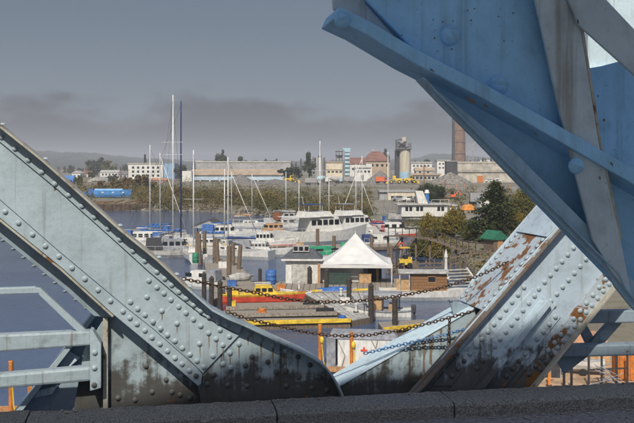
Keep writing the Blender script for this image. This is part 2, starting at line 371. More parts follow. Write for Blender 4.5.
dg = T.plate(G6, 'diaphragm', [(449, 300), (484, 309), (480, 316), (459, 332)], 0.34, 0.02, P_DARK)
fr_ = T.plate(G6, 'flange_angle', [(612, 259), (573, 312), (500, 404), RA, RB, (656, 204)], -0.018, 0.018, P_RIGHT_R)
lip(G6, T, 'bottom_flange', [RB, RA], -0.075, 0.62, 2.5, P_EDGE)
c1 = T.plate(G6, 'splice_plate', [(523, 278), (533, 288), (468, 366), (452, 386), (432, 386)], -0.010, 0.010, P_RIGHT)
c2 = T.plate(G6, 'splice_plate', [(533, 288), (545, 299), (470, 391), (449, 391), (468, 366)], -0.018, 0.018, P_RIGHT)
c3 = T.plate(G6, 'splice_plate', [(551, 306), (561, 317), (506, 386), (499, 391), (480, 391)], -0.012, 0.012, P_RIGHT)
rb = T.plate(G6, 'rib', [(543, 300), (549, 302), (478, 391), (471, 391)], -0.085, 0.085, P_RIGHT, ref=-0.02)
T.plate(G6, 'rib_base', [(540, 300), (557, 305), (487, 391), (468, 391)], -0.022, 0.022, P_RIGHT)
sA = row((573.6, 248), (538.8, 289), 7); sB = row((524, 287.4), (452, 376), 13); sC = row((534.6, 296), (477, 368), 11)
sD = row((586, 259.4), (551, 301), 7); sE = row((555.5, 317), (506.6, 376), 9); sF = row((612, 271.5), (529, 374), 14); sG = row((615, 277), (540, 369), 14)
T.rivets(G6, sA + sD + row((580, 240.5), (600, 217), 4) + row((592, 252), (612, 228), 4), 0.0, web, RIV, P_RIGHT)
T.rivets(G6, sB, -0.010, c1, RIV, P_RIGHT); T.rivets(G6, sC, -0.018, c2, RIV, P_RIGHT); T.rivets(G6, sE, -0.012, c3, RIV, P_RIGHT)
T.rivets(G6, sF + sG, -0.018, fr_, RIV, P_RIGHT_R)
T.rivets(G6, row((441, 366), (566, 223.5), 21), -0.016, fa, RIV, P_RIGHT)
T.rivets(G6, row((548, 306), (486, 384), 8), -0.022, rb, RIV, P_RIGHT, 0.8)

# ---- low chord behind the joint, its top flange in the sun
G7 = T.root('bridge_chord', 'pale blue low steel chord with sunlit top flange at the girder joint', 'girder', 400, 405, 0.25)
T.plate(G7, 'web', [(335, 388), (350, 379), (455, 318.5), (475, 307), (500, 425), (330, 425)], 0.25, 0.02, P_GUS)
lip(G7, T, 'top_flange', [(335, 387.5), (350, 378.5), (455, 318), (478, 305)], 0.24, 0.58, 1.6, P_SUNLIT, ref=0.25)
for x, y, w, L in ((431, 336, 3.2, 30), (424, 340, 2.2, 36), (441, 330, 1.6, 16), (415, 346, 1.2, 12)):
    T.plate(G7, 'rust_run', [(x - w, y), (x + w * .8, y - 1.5), (x + w * .9, y + L * .3), (x + w * .3, y + L * .6), (x + w * .4, y + L), (x - w * .5, y + L * .9), (x - w * .4, y + L * .45)], 0.2488, 0.0012, P_STAIN, bevel=0)

# ---- chains slung between the girders
def chain(pts, name, label, m, pitch=0.0275):
    mb = MB(); P3 = []
    for (x, y, o) in pts:
        a, z = T.sz(x, y, o); P3.append(T.O + U * a + N * o + Vector((0, 0, z)))
    base = P3[0].copy(); d = 0.0; i = 0; k = 0
    seg = []
    for a, b in zip(P3, P3[1:]): seg.append(((b - a).length, a, b))
    tot = sum(s[0] for s in seg)
    while d < tot:
        q = d; c = None
        for L, a, b in seg:
            if q <= L: c = a + (b - a) * (q / L); t = (b - a).normalized(); break
            q -= L
        if c is None: break
        side = t.cross(Vector((0, 0, 1)))
        if side.length < 0.1: side = Vector((1, 0, 0))
        side.normalize(); upv = side.cross(t).normalized()
        ang = (0.35 if k % 2 else 1.75) + random.uniform(-0.25, 0.25)
        w = side * math.cos(ang) + upv * math.sin(ang); nn = t.cross(w)
        ring = []
        for j in range(10):
            th = 2 * math.pi * j / 10
            ring.append((c + t * math.cos(th) * 0.0185 + w * math.sin(th) * 0.011, (t * math.cos(th) * 0.5 + w * math.sin(th)).normalized()))
        vs = []; fs = []
        for j, (pt, nr) in enumerate(ring):
            for e in range(5):
                f = 2 * math.pi * e / 5; vs.append(pt + nr * math.cos(f) * 0.0044 + nn * math.sin(f) * 0.0044 - base)
        for j in range(10):
            for e in range(5): fs.append((j * 5 + e, j * 5 + (e + 1) % 5, ((j + 1) % 10) * 5 + (e + 1) % 5, ((j + 1) % 10) * 5 + e))
        mb.add(vs, fs); d += pitch; k += 1
    me = mb.mesh(name); o = build(name, me, m, None, base, smooth=True)
    return tag(o, label, 'chain')
CH = mat('chain_rust', (0.10, 0.065, 0.045), 0.7, 0.5, 40, 0.4)
CHB = mat('chain_blue', (0.10, 0.22, 0.42), 0.6, 0.5, 40, 0.1)
chain([(184, 279, .08), (205, 283, .1), (222, 287, .1), (250, 291.5, .1), (280, 298, .12), (310, 301.5, .15), (345, 302, .18), (380, 299, .2), (410, 294, .2), (440, 288, .2), (470, 279, .2), (490, 271, .2), (509, 261, .2)], 'chain', 'upper rusty chain hung from girder to girder, highest of the three', CH)
chain([(228, 312, .05), (248, 319, .05), (270, 324, .08), (300, 331, .1), (325, 335, .1), (345, 336, .1), (370, 335, .1), (400, 330, .1), (430, 323, .08), (455, 316, .04), (474, 311, 0.0)], 'chain', 'rusty chain sagging to the girder notch, middle one of three', CH)
chain([(366, 353, .22), (385, 348.5, .2), (400, 345, .2), (420, 340.5, .18), (440, 336, .14), (455, 332, .1), (466, 329, .02)], 'chain', 'short blue painted chain lying along the sunlit chord flange', CHB)
chain([(449.5, 320, .08), (449, 330, .09), (448.5, 344, .1)], 'chain', 'short chain end hanging straight down beside the rusty flange', CH)

# ---- kerb, deck
CONC = mat('kerb_concrete', (0.27, 0.26, 0.235), 0.95, 0.5, 75, bumps=1.0)
ASPH = mat('deck_asphalt', (0.20, 0.19, 0.185), 0.95, 0.4, 30, bumps=0.4)
def tw(s, off, z): p = T.O + U * s + N * off; return Vector((p.x, p.y, z))
dk = MB().box((0, 0, -0.3), (40, 13.5, 0.6)); struct(build('bridge_deck', dk, ASPH, None, tw(0, -7.2, 9.16), PSI))
kb = struct(link('kerb', None, None, tw(0, -0.32, 9.16), PSI))
x = -9.0; 
for i, L in enumerate((2.4, 2.4, 2.1, 1.72, 1.32, 2.2, 2.4, 2.4, 2.4)):
    b = MB(); ns = int(L / .05); y0 = random.uniform(-.012, .012); h1 = .11 + random.uniform(0, .01); vs = []
    for q in range(ns + 1):       # worn concrete: arrises nibbled along the length
        xx = x + .006 + (L - .012) * q / ns; j = lambda a: random.uniform(-a, a)
        e = .02 * (random.random() < .06)
        vs += [(xx, y0 - .18 + j(.003), -.02), (xx, y0 - .18 + j(.003), h1 - .028 - e + j(.003)), (xx, y0 - .152 + e + j(.004), h1 - .004 + j(.004)), (xx, y0 - .03, h1 + j(.004)), (xx, y0 + .15 + j(.004), h1 + j(.004)), (xx, y0 + .18, h1 - .03 + j(.004)), (xx, y0 + .18, -.02)]
    fs = [(q * 7 + k, q * 7 + 7 + k, q * 7 + 8 + k, q * 7 + k + 1) for q in range(ns) for k in range(6)] + [tuple(range(7)), tuple(range(ns * 7 + 6, ns * 7 - 1, -1))]
    build('kerb_block', b.add(vs, fs), CONC, kb); x += L
gv = MB(); rg2 = random.Random(5)
for i in range(420):              # grit and leaves in the gutter and against the girder feet
    top_ = rg2.random() < .35; s_ = rg2.uniform(-4.5, 5.0); o_ = (-.20 + abs(rg2.gauss(0, .03)) * -1) if top_ else -.52 - abs(rg2.gauss(0, .09)); r_ = rg2.uniform(.004, .013)
    c_ = Vector((s_, o_ + .32, (.115 if top_ else .004) + r_ * .4)); gv.add([c_ + Vector((r_ * rg2.uniform(.6, 1.6) * a, r_ * rg2.uniform(.6, 1.4) * b2, r_ * .6 * e2)) for a, b2, e2 in ((1, 0, 0), (-1, 0, 0), (0, 1, 0), (0, -1, 0), (0, 0, 1), (0, 0, -1))], [(0, 2, 4), (2, 1, 4), (1, 3, 4), (3, 0, 4), (2, 0, 5), (1, 2, 5), (3, 1, 5), (0, 3, 5)])
tag(stuff(build('grit', gv, mat('grit', (.30, .27, .22), .95, .6, 30), None, tw(0, -0.32, 9.16), PSI)), 'loose grit scattered along the kerb and gutter', 'grit')

# ---- near girder (upper right), on the truss beside the viewer
Q = Frame(2.15)
G8 = Q.root('bridge_girder', 'deep blue riveted steel girder close overhead, filling the upper right', 'girder', 640, 306)
strip = [(334, 11), (360, 23), (412, 54), (480, 88.5), (540, 122), (632, 175), (700, 214)]
pa = Q.plate(G8, 'web', [(352, -34), (366, 0), (421, 57), (480, 90), (560, 134), (600, 158), (592, 120), (575, -34)], 0.0, 0.015, P_NEAR)
Q.plate(G8, 'side_web', [(584, 69), (602, 66), (640, 56), (720, 40), (720, 372), (640, 305), (600, 258)], 0.35, 0.015, P_NEAR)
Q.plate(G8, 'gusset', [(424, 78), (480, 100), (640, 195), (720, 240), (720, 345), (630, 300), (440, 103)], 0.05, 0.015, P_NEAR)
sb = lip(G8, Q, 'flange', strip, -0.06, 0.10, 13, P_NEAR)
for i, (a, b) in enumerate((((333.5, 14), (338, 36)),)):
    Q.rivets(G8, [(342, 21)], -0.06, sb, RIVBIG, P_NEAR, 0.75)
Q.plate(G8, 'filler_plate', [(345, -34), (380, -34), (440, 62), (421, 60), (366, 30)], 0.10, 0.012, P_DARK)
Q.plate(G8, 'flange_angle', [(331, -34), (353, -34), (366, 4), (396, 38), (421, 55), (360, 22), (334, 9)], 0.03, 0.02, P_NEAR_G)
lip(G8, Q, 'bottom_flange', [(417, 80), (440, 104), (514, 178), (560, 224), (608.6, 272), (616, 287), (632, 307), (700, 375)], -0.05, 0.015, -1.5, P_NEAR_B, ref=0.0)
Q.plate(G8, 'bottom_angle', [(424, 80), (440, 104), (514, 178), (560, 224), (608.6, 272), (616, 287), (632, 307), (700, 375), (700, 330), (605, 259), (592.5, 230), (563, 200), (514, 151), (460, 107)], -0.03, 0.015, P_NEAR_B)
Q.plate(G8, 'lacing_bar', [(528, -34), (567, -34), (582, 34), (599, 142), (621, 240), (632, 296), (612, 272), (593, 240), (559, 108)], -0.045, 0.012, P_NEAR_G)
Q.plate(G8, 'lacing_bar_leg', [(567, -34), (571, -34), (585, 34), (602, 142), (623, 240), (620, 240), (599, 142), (582, 34)], -0.045, 0.09, P_EDGE)
Q.plate(G8, 'lacing_bar', [(556, -34), (576, -34), (609, 2), (660, 56), (660, 101), (629.5, 70), (578, 24)], -0.06, 0.012, P_NEAR_G)
Q.rivets(G8, [(450, 36), (498, 85.5), (397, -12)], 0.0, pa, RIVBIG, P_NEAR)
Q.rivets(G8, [(576, 166)], -0.062, sb, RIVBIG, P_NEAR, 0.8)
def chip(root, fr, parent, x, y, off, r, n=9, m=None, name='paint_chip', sx=1.0, sl=0.0):
    pts = []
    for i in range(n):
        a = 2 * math.pi * i / n; q = r * random.uniform(.45, 1.15); dx, dy = math.cos(a) * q * sx, math.sin(a) * q; pts.append((x + dx + dy * sl, y + dy + dx * sl))
    return fr.plate(root, name, pts, off - 0.0012, 0.0012, m or P_RUST, parent, bevel=0)
for x, y, r, sx in ((470, 100.5, 3.2, 2.2), (486, 106, 2.0, 1.6), (612, 164, 3.0, .5), (574, 171, 2.4, 1.6), (536, 134, 1.4, 1), (432, 70, 1.6, 1.8)): chip(G8, Q, sb, x, y, -0.06, r, sx=sx, sl=.5)
for x, y, r in ((578, 22, 3.0), (600, 178, 2.2), (604, 120, 2.0), (598, 96, 1.6)): chip(G8, Q, None, x, y, -0.062 if y < 60 else -0.05, r, sx=.5)
for i in range(26): chip(G8, Q, pa, random.uniform(385, 545), random.uniform(0, 60) + 0, 0.0, random.uniform(.4, 1.1), 6)
G9 = Frame(9.0).root('sun_patch_plate', 'added pale plate standing for sun patches seen through the overhead girder lacing', 'strut', 600, 60)  # added plate, stands in for sun patches on the inner web
Frame(9.0).plate(G9, 'web', [(588, -60), (660, -60), (660, 68), (588, 74)], 0.0, 0.02, P_SUNLIT); Frame(9.0).plate(G9, 'flange', [(584, 68), (664, 62), (664, 66), (584, 74)], -0.06, 0.2, P_SUNLIT)

# ---- unseen block added as a counterweight, shaped back from the shadow edge: shades the near girder, deck and girder feet
shade_edge = [(-200, 470), (60, 402), (150, 384), (250, 352), (340, 345), (430, 343), (520, 330), (640, 318), (900, 300)]
pts = []
for x, y in shade_edge:
    s_, z_ = T.sz(x, y, 0.0); p = T.O + U * s_ + Vector((0, 0, z_))
    t = -8.6 / SD.dot(N); p = p + SD * t
    pts.append(p)
low_z = 13.3
shade_block = MB().prism(pts + [Vector((pts[-1].x, pts[-1].y, low_z)), Vector((pts[0].x, pts[0].y, low_z))], tuple(-N * 1.2))
c0 = Vector((pts[4].x, pts[4].y, low_z))
shade_block.v = [tuple(Vector(v) - c0) for v in shade_block.v]
tag(build('counterweight', shade_block, CONC, None, c0), 'added shade block standing in for a bridge counterweight, unseen behind the viewer', 'counterweight')

# ------------------------------------------------------------------ water
def water_mat():
    m, t, b = nodes('harbour_water')
    a = noise(t, 0.55, 5, 0.6, (1, 2.2, 1)); c = noise(t, 0.05, 3, 0.5, (1, 2, 1)); d = noise(t, 2.6, 3, 0.55, (1, 1.8, 1))
    ad = tnode(t, 'ShaderNodeMath', operation='MULTIPLY_ADD'); t.links.new(d, ad.inputs[0]); ad.inputs[1].default_value = 0.22; t.links.new(a, ad.inputs[2])
    k = mixc(t, ramp(t, c, 0.35, 0.65), (0.045, 0.075, 0.145), (0.06, 0.095, 0.17))
    t.links.new(k, b.inputs['Base Color']); b.inputs['Roughness'].default_value = 0.08; b.inputs['IOR'].default_value = 1.33
    n = tnode(t, 'ShaderNodeBump'); n.inputs['Strength'].default_value = 0.38; n.inputs['Distance'].default_value = 0.25
    t.links.new(ad.outputs[0], n.inputs['Height']); t.links.new(n.outputs[0], b.inputs['Normal'])
    return m
WATER = water_mat()
struct(build('water', MB().add([(-4000, -1000, 0), (4000, -1000, 0), (4000, 5000, 0), (-4000, 5000, 0)], [(0, 1, 2, 3)]), WATER))

# ------------------------------------------------------------------ land
def interp(x, tab):
    if x <= tab[0][0]: return tab[0][1]
    for (a, u), (b, v) in zip(tab, tab[1:]):
        if x <= b: return u + (v - u) * (x - a) / (b - a)
    return tab[-1][1]
SHORE = [(-400, 211), (0, 211), (110, 211), (200, 212), (240, 215), (300, 219), (360, 224), (400, 232), (430, 247), (455, 268), (475, 292), (490, 320), (505, 360), (520, 430), (560, 600), (900, 700)]
def d_shore(px): return CZ * F / (interp(px, SHORE) - HY)
HGT = [(0, 1.5), (180, 1.6), (240, 2.0), (300, 2.4), (350, 3.0), (395, 4.0), (520, 4.4), (700, 5.2), (1500, 8.0), (3000, 9.4), (4500, 9.5)]
def px_of(x, y): return CX + F * x / max(y, 1e-3)
def ground(x, y):
    px = px_of(x, y); ds = d_shore(px); k = max(0.0, min(1.0, (y - ds) / (5.0 + ds * 0.02))); k = k * k * (3 - 2 * k)
    return -1.2 + k * (1.2 + interp(y, HGT))
lv, lf = [], []
cols = [-420 + 7 * i for i in range(205)]; rows_ = [0.965, 0.985, 1.0, 1.012, 1.025, 1.04, 1.06, 1.09, 1.13, 1.18, 1.24, 1.32, 1.42, 1.55, 1.7, 1.9, 2.2, 2.6, 3.2, 4.5, 7, 12, 25, 60]
rr = random.Random(3)
for px in cols:
    ds = d_shore(px)
    for q in rows_:
        d = min(ds * q, 4500.0) + (0 if q < 0.99 else rr.uniform(-.25, .25)); x = (px - CX) / F * d
        lv.append((x, d, ground(x, d) + (rr.uniform(-.12, .12) if q > 1.0 else 0)))
nr = len(rows_)
for i in range(len(cols) - 1):
    for j in range(nr - 1): lf.append((i * nr + j, (i + 1) * nr + j, (i + 1) * nr + j + 1, i * nr + j + 1))
def ground_mat():
    m, t, b = nodes('shore_ground')
    a = noise(t, 0.035, 8, 0.62); c = noise(t, 0.6, 6, 0.65); e = noise(t, 0.011, 5, 0.6)
    k = mixc(t, ramp(t, a, 0.4, 0.6), (0.17, 0.145, 0.105), (0.24, 0.22, 0.185))
    k = mixc(t, ramp(t, e, 0.45, 0.6), k, (0.11, 0.11, 0.045), 0.65)
    k = mixc(t, ramp(t, c, 0.45, 0.75), k, (0.07, 0.06, 0.045), 0.6)
    t.links.new(k, b.inputs['Base Color']); b.inputs['Roughness'].default_value = 0.95; bump(t, b, c, 0.6, 0.3); return m
struct(build('terrain', MB().add(lv, lf), ground_mat(), smooth=True))

# ------------------------------------------------------------------ general materials
WHITE = mat('boat_white', (0.60, 0.59, 0.55), 0.5, 0.2, 5, stretch=(1, 1, .35)); CREAM = mat('cream_paint', (0.62, 0.55, 0.42), 0.7, 0.2, 0.8)
GLASS = mat('dark_glass', (0.018, 0.022, 0.028), 0.12, 0.3, 2.0, spec=0.6)
ALU = mat('mast_metal', (0.62, 0.62, 0.60), 0.4, 0.12, 2.0, 0.15); DARKM = mat('dark_metal', (0.045, 0.045, 0.05), 0.55, 0.3, 6)
BLUE_T = mat('blue_tarp', (0.045, 0.13, 0.36), 0.6, 0.35, 2.5, bumps=0.4); NAVY = mat('navy_canvas', (0.025, 0.05, 0.16), 0.75, 0.3, 3)
WOOD = mat('grey_wood', (0.27, 0.235, 0.19), 0.9, 0.4, 6, stretch=(1, 8, 1), bumps=0.3); BROWNW = mat('brown_wood', (0.22, 0.115, 0.05), 0.75, 0.35, 5, stretch=(8, 8, 1))
PILE = mat('creosote_pile', (0.05, 0.042, 0.036), 0.9, 0.45, 5, stretch=(4, 4, .6), bumps=0.4); PILEB = mat('weathered_pile', (0.16, 0.12, 0.085), 0.9, 0.45, 5, stretch=(4, 4, .6), bumps=0.4)
YEL = mat('yellow_paint', (0.68, 0.46, 0.045), 0.55, 0.3, 3); RED = mat('red_paint', (0.56, 0.07, 0.035), 0.5, 0.25, 2); REDC = mat('maroon_canvas', (0.30, 0.035, 0.03), 0.8, 0.3, 3)
GREEN = mat('green_canvas', (0.03, 0.30, 0.15), 0.7, 0.3, 3); GREY = mat('grey_canvas', (0.25, 0.26, 0.28), 0.8, 0.3, 3); LGREY = mat('light_grey', (0.40, 0.39, 0.36), 0.8, 0.35, 2.4)
ORANGE = mat('orange_rust', (0.50, 0.17, 0.035), 0.8, 0.35, 6); TENT = mat('tent_fabric', (0.56, 0.56, 0.54), 0.85, 0.10, 1.0); TEAK = mat('teak', (0.40, 0.22, 0.10), 0.6, 0.3, 6)
ROPE = mat('rope', (0.30, 0.26, 0.2), 0.9, 0.2, 5); BLK = mat('black_rubber', (0.02, 0.02, 0.022), 0.8, 0.3, 5); TAN = mat('tan_board', (0.42, 0.27, 0.14), 0.8, 0.3, 4)
GREYHULL = mat('grey_hull', (0.33, 0.35, 0.37), 0.5, 0.2, 2); BLUEHULL = mat('blue_hull', (0.05, 0.16, 0.36), 0.45, 0.25, 2); BRONZE = mat('tan_hull', (0.50, 0.44, 0.36), 0.6, 0.2, 2)

# ------------------------------------------------------------------ boats
def hull_mb(L, Bm, free, sheer=0.25, draft=0.35, fine=2.2, tr=0.8, inset=0.0):
    mb = MB(); n = 14; vs = []
    for i in range(n + 1):
        t = i / n; x = -L / 2 + L * t
        hb = Bm / 2 * ((tr + (1 - tr) * min(1, t / 0.4)) if t < 0.4 else (1 - ((t - 0.4) / 0.6) ** fine)) - inset
        hb = max(hb, 0.015); z = free * (1 + sheer * (t - 0.35) ** 2 * 2.4)
        rake = L * 0.06 * max(0, (t - 0.6) / 0.4) ** 2
        vs += [(x + rake, -hb, z), (x + rake * .6, -hb * 0.93, free * 0.4), (x, -hb * 0.66, -draft * 0.5), (x - rake * .3, 0, -draft), (x, hb * 0.66, -draft * 0.5), (x + rake * .6, hb * 0.93, free * 0.4), (x + rake, hb, z)]
    fs = []
    for i in range(n):
        for k in range(6): fs.append((i * 7 + k, (i + 1) * 7 + k, (i + 1) * 7 + k + 1, i * 7 + k + 1))
        fs.append((i * 7 + 6, (i + 1) * 7 + 6, (i + 1) * 7, i * 7))
    fs += [tuple(range(7)), tuple(range(n * 7 + 6, n * 7 - 1, -1))]
    return mb.add(vs, fs)
def deck_rail(L, Bm, free, h=0.6):
    mb = MB()
    for s in (-1, 1):
        pr = None
        for i in range(8):
            t = 0.05 + 0.9 * i / 7; x = -L / 2 + L * t + L * .06 * max(0, (t - .6) / .4) ** 2; hb = Bm / 2 * (0.9 if t < .4 else (1 - ((t - .4) / .6) ** 2.2)) * .96
            z = free * (1 + .25 * (t - .35) ** 2 * 2.4); p = Vector((x, s * hb, z)); q = p + Vector((0, 0, h))
            mb.tube(p, q, .02, .02, 4)
            if pr is not None: mb.tube(pr, q, .018, .018, 4)
            pr = q
    return mb
def trunk_cabin(x0, x1, w0, w1, z0, z1, slope=0.35):
    s = min(slope, (x1 - x0) * .3)
    v = [(x0, -w0 / 2, z0), (x1, -w1 / 2, z0), (x1, w1 / 2, z0), (x0, w0 / 2, z0), (x0 + s * .3, -w0 * .44, z1), (x1 - s, -w1 * .44, z1), (x1 - s, w1 * .44, z1), (x0 + s * .3, w0 * .44, z1)]
    return MB().add(v, [(3, 2, 1, 0), (4, 5, 6, 7), (0, 1, 5, 4), (1, 2, 6, 5), (2, 3, 7, 6), (3, 0, 4, 7)])
def sailboat(label, px, py_w, py_top, L, rz, hull=None, cover=None, mast_m=None, spread=(0.62,), jib=True, dodger=None, mizzen=False, jibm=None, dmast=0.0):
    """mast foot on the deck at pixel column px; py_w = waterline row, py_top = mast head row"""
    p = W(px, py_w); d = p.y; H = (py_w - py_top) / F * d
    Bm = L * 0.3; fr = L * 0.085 + .2; mr = 0.055 + H * 0.0028
    c, s = math.cos(rz), math.sin(rz); mx = L * 0.08                   # the mast stands mx ahead of the middle
    b = thing('sailboat', label, 'sailboat', (p.x - c * mx, p.y - s * mx, 0), rz, 'sailboats moored in the marina')
    build('hull', hull_mb(L, Bm, fr), hull or WHITE, b, smooth=False)
    build('deck', hull_mb(L * .97, Bm * .94, 0.03, .2, .02).mesh('deck'), LGREY, b, (0, 0, fr * 1.0))
    cb = build('cabin', trunk_cabin(-L * .12, L * .24, Bm * .62, Bm * .4, fr, fr + .45), WHITE, b)
    for sd in (-1, 1):
        for k in range(3): build('window', MB().box((-L * .05 + k * L * .085, sd * Bm * (.292 - .022 * k), fr + .25), (L * .06, .03, .14), -sd * .1), GLASS, cb)
    m = build('mast', MB().tube((mx, 0, fr + .3), (mx, 0, H), mr, mr * .75, 8), mast_m or ALU, b, smooth=True)
    for q in spread: build('spreader', MB().bar((mx, -Bm * .42, H * q), (mx, Bm * .42, H * q), .06, .04), ALU, m)
    build('boom', MB().tube((mx, 0, fr + 1.3), (mx - L * .38, 0, fr + 1.25), .06, .05, 6), ALU, b)
    if cover:
        sc = MB()
        for k in range(6): sc.tube((mx - L * .37 * k / 6, 0, fr + 1.44), (mx - L * .37 * (k + 1) / 6, 0, fr + 1.44), .20 - .018 * k, .20 - .018 * (k + 1), 7)
        build('sail_cover', sc, cover, b, smooth=True)
    if dodger: build('dodger', trunk_cabin(-L * .24, -L * .09, Bm * .7, Bm * .62, fr + .1, fr + 1.15, .5), dodger, b)
    st = MB(); bow = (L * .53, 0, fr * 1.2); top = (mx, 0, H * .97)
    for q in ((-L * .5, 0, fr), (mx, Bm * .46, fr), (mx, -Bm * .46, fr)): st.tube(top, q, .014, .014, 4)
    build('rigging', st, DARKM, b)
    if jib: build('furled_jib', MB().tube(bow, (mx + .1, 0, H * .95), .085, .04, 6), jibm or WHITE, b, smooth=True)
    build('deck_rail', deck_rail(L, Bm, fr), ALU, b)
    return b
def motorboat(label, px, py_w, L, rz, hull=None, cab=None, stripe=None, canvas=None, fly=False, h=1.0, name='motorboat', win=4, group='motorboats moored in the marina', rail=True, arch=False, pz=0.0, beam=.34, cf=(-.22, .2)):
    p = W(px, py_w, pz); Bm = L * beam; fr = (L * 0.085 + .25) * h
    b = thing(name, label, 'motorboat', (p.x, p.y, pz), rz, group)
    hb = build('hull', hull_mb(L, Bm, fr, .35), hull or WHITE, b)
    if stripe: build('stripe', hull_mb(L * 1.004, Bm * 1.012, fr * .62, .1, -.1 * fr), stripe, hb)
    build('deck', hull_mb(L * .97, Bm * .92, .03, .2, .02), LGREY, b, (0, 0, fr))
    x0, x1 = L * cf[0], L * cf[1]; ch = (0.95 if L < 8 else 1.3) * h
    cb = build('cabin', trunk_cabin(x0, x1, Bm * .74, Bm * .6, fr, fr + ch, .8), cab or WHITE, b)
    for sd in (-1, 1):
        for k in range(win): build('window', MB().box((x0 + (x1 - x0) * (.12 + .68 * k / max(1, win - 1)), sd * Bm * (.352 - .012 * k), fr + ch * .64), ((x1 - x0) * .62 / win, .04, ch * .34), -sd * .04), GLASS, cb)
    build('windscreen', MB().box((x1 - .3, 0, fr + ch * .66), (.06, Bm * .5, ch * .42), 0, Matrix.Rotation(-.6, 3, 'Y')), GLASS, cb)
    if fly:
        f = build('flybridge', trunk_cabin(x0 - .2, x0 + (x1 - x0) * .7, Bm * .78, Bm * .66, fr + ch + .05, fr + ch + .75, .5), WHITE, b)
        build('overhang', MB().box((x0 - L * .06, 0, fr + ch + .04), (L * .34, Bm * .82, .08)), WHITE, b)
        build('bimini', MB().box((x0 + L * .08, 0, fr + ch + 1.75), (L * .2, Bm * .66, .07)), canvas or NAVY, b)
        for q in (-1, 1):
            for w in (0, .16): build('bimini_post', MB().tube((x0 + L * w, q * Bm * .3, fr + ch + .4), (x0 + L * w, q * Bm * .3, fr + ch + 1.75), .03, .03, 5), ALU, b)
        build('radar_mast', MB().tube((x0 + L * .02, 0, fr + ch + .5), (x0 - L * .02, 0, fr + ch + 2.9), .05, .03, 6), WHITE, b)
    elif canvas:
        build('canopy', trunk_cabin(-L * .46, x0 + .2, Bm * .8, Bm * .76, fr + .1, fr + ch * 1.12, .3), canvas, b)
    if rail: build('deck_rail', deck_rail(L, Bm, fr, .5), ALU, b)
    return b
def skiff(label, px, py_w, L, rz, hull, inner=None, cover=None, name='rowing_boat', pz=0.0, fr=0.5):
    p = W(px, py_w, pz); b = thing(name, label, 'boat', (p.x, p.y, pz), rz)
    build('hull', hull_mb(L, L * .38, fr, .5), hull, b)
    build('inside', hull_mb(L * .9, L * .33, .03, .3, .02), inner or GREY, b, (0, 0, fr))
    build('gunwale', deck_edge(L, L * .38, fr), hull, b)
    if cover:
        cv = MB(); n = 9; vs = []
        for i in range(n):
            for j in range(5):
                t = i / (n - 1); hb = L * .19 * (1 if t < .5 else 1 - ((t - .5) / .5) ** 2.2) + .06
                vs.append((-L * .48 + L * .96 * t, hb * (j - 2) / 2, fr + .1 + .32 * (1 - abs(j - 2) / 2) * math.sin(math.pi * (0.15 + .7 * t)) + random.uniform(-.04, .04) - (.25 if j in (0, 4) else 0)))
        fs = [(i * 5 + j, (i + 1) * 5 + j, (i + 1) * 5 + j + 1, i * 5 + j + 1) for i in range(n - 1) for j in range(4)]
        o = build('tarpaulin', cv.add(vs, fs), cover, b, smooth=True); o.modifiers.new('solid', 'SOLIDIFY').thickness = .03
    else:
        for k in (-.2, .12): build('thwart', MB().box((L * k, 0, fr - .02), (.22, L * .3, .1)), TEAK, b)
    return b
def deck_edge(L, Bm, fr):
    mb = MB()
    for s in (-1, 1):
        pr = None
        for i in range(11):
            t = i / 10; hb = Bm / 2 * ((.8 + .2 * min(1, t / .4)) if t < .4 else (1 - ((t - .4) / .6) ** 2.2)); p = Vector((-L / 2 + L * t + L * .06 * max(0, (t - .6) / .4) ** 2, s * max(hb, .015), fr * (1 + .5 * (t - .35) ** 2 * 2.4)))
            if pr is not None: mb.bar(pr, p, .07, .09)
            pr = p
    return mb

# sailboats, left group first
sailboat('sailboat with bare white mast and blue sail cover, leftmost mast of the marina', 150, 241, 145, 9.5, R(200), BRONZE, BLUE_T, dodger=BLUE_T, jib=False)
sailboat('sailboat with shorter white mast second from the left, blue canvas dodger', 160, 243, 153, 9.0, R(6), WHITE, BLUE_T, dodger=BLUE_T, spread=(.5,))
sailboat('sailboat carrying the tallest white mast with two pairs of spreaders', 173, 252, 95, 11.5, R(75), WHITE, GREY, spread=(.70, .62), dodger=GREY, jib=False)
sailboat('sailboat with dark blue mast and white masthead just right of the tallest mast', 181, 250, 101, 12.0, R(8), WHITE, BLUE_T, mast_m=NAVY, spread=(.64,), jib=False, dodger=BLUE_T)
sailboat('sailboat with bright white mast beside green drum, fifth mast from the left', 193.5, 259, 150, 9.0, R(104), WHITE, None, spread=(.55, .9), jib=False)
sailboat('sailboat behind the wooden piles, left mast of the close set three', 224.5, 250, 169, 8.5, R(20), WHITE, BLUE_T, jib=False)
sailboat('sailboat behind the wooden piles, tallest mast of the close set three', 228, 258, 157, 10.0, R(160), WHITE, NAVY, jib=False)
sailboat('sailboat with slanting furled jib, right mast of the close set three', 231.5, 238, 172, 8.5, R(2), WHITE, BLUE_T)
sailboat('sailboat with slanting furled jib below the long warehouse', 252, 228, 174, 8.5, R(4), WHITE, TEAK, spread=(.6,))
sailboat('small sailboat far back beside the rusty disc, thin short mast', 286, 222, 172, 8.0, R(30), WHITE, GREY, jib=False)
sailboat('sailboat with short mast left of the big white yacht', 299, 226, 180, 8.5, R(120), WHITE, None, jib=False)
sailboat('sailboat with very tall thin white mast rising in front of the white silo', 320, 240, 141, 11.0, R(100), WHITE, GREY, spread=(.7,), jib=False)
sailboat('small sailboat behind the yacht flybridge, short mast beneath the tan plant', 329, 228, 176, 8.0, R(70), WHITE, None, jib=False)
sailboat('sailboat with navy sail cover and tall mast right of the white yacht', 362, 239, 156, 9.5, R(165), WHITE, NAVY, spread=(.6,))
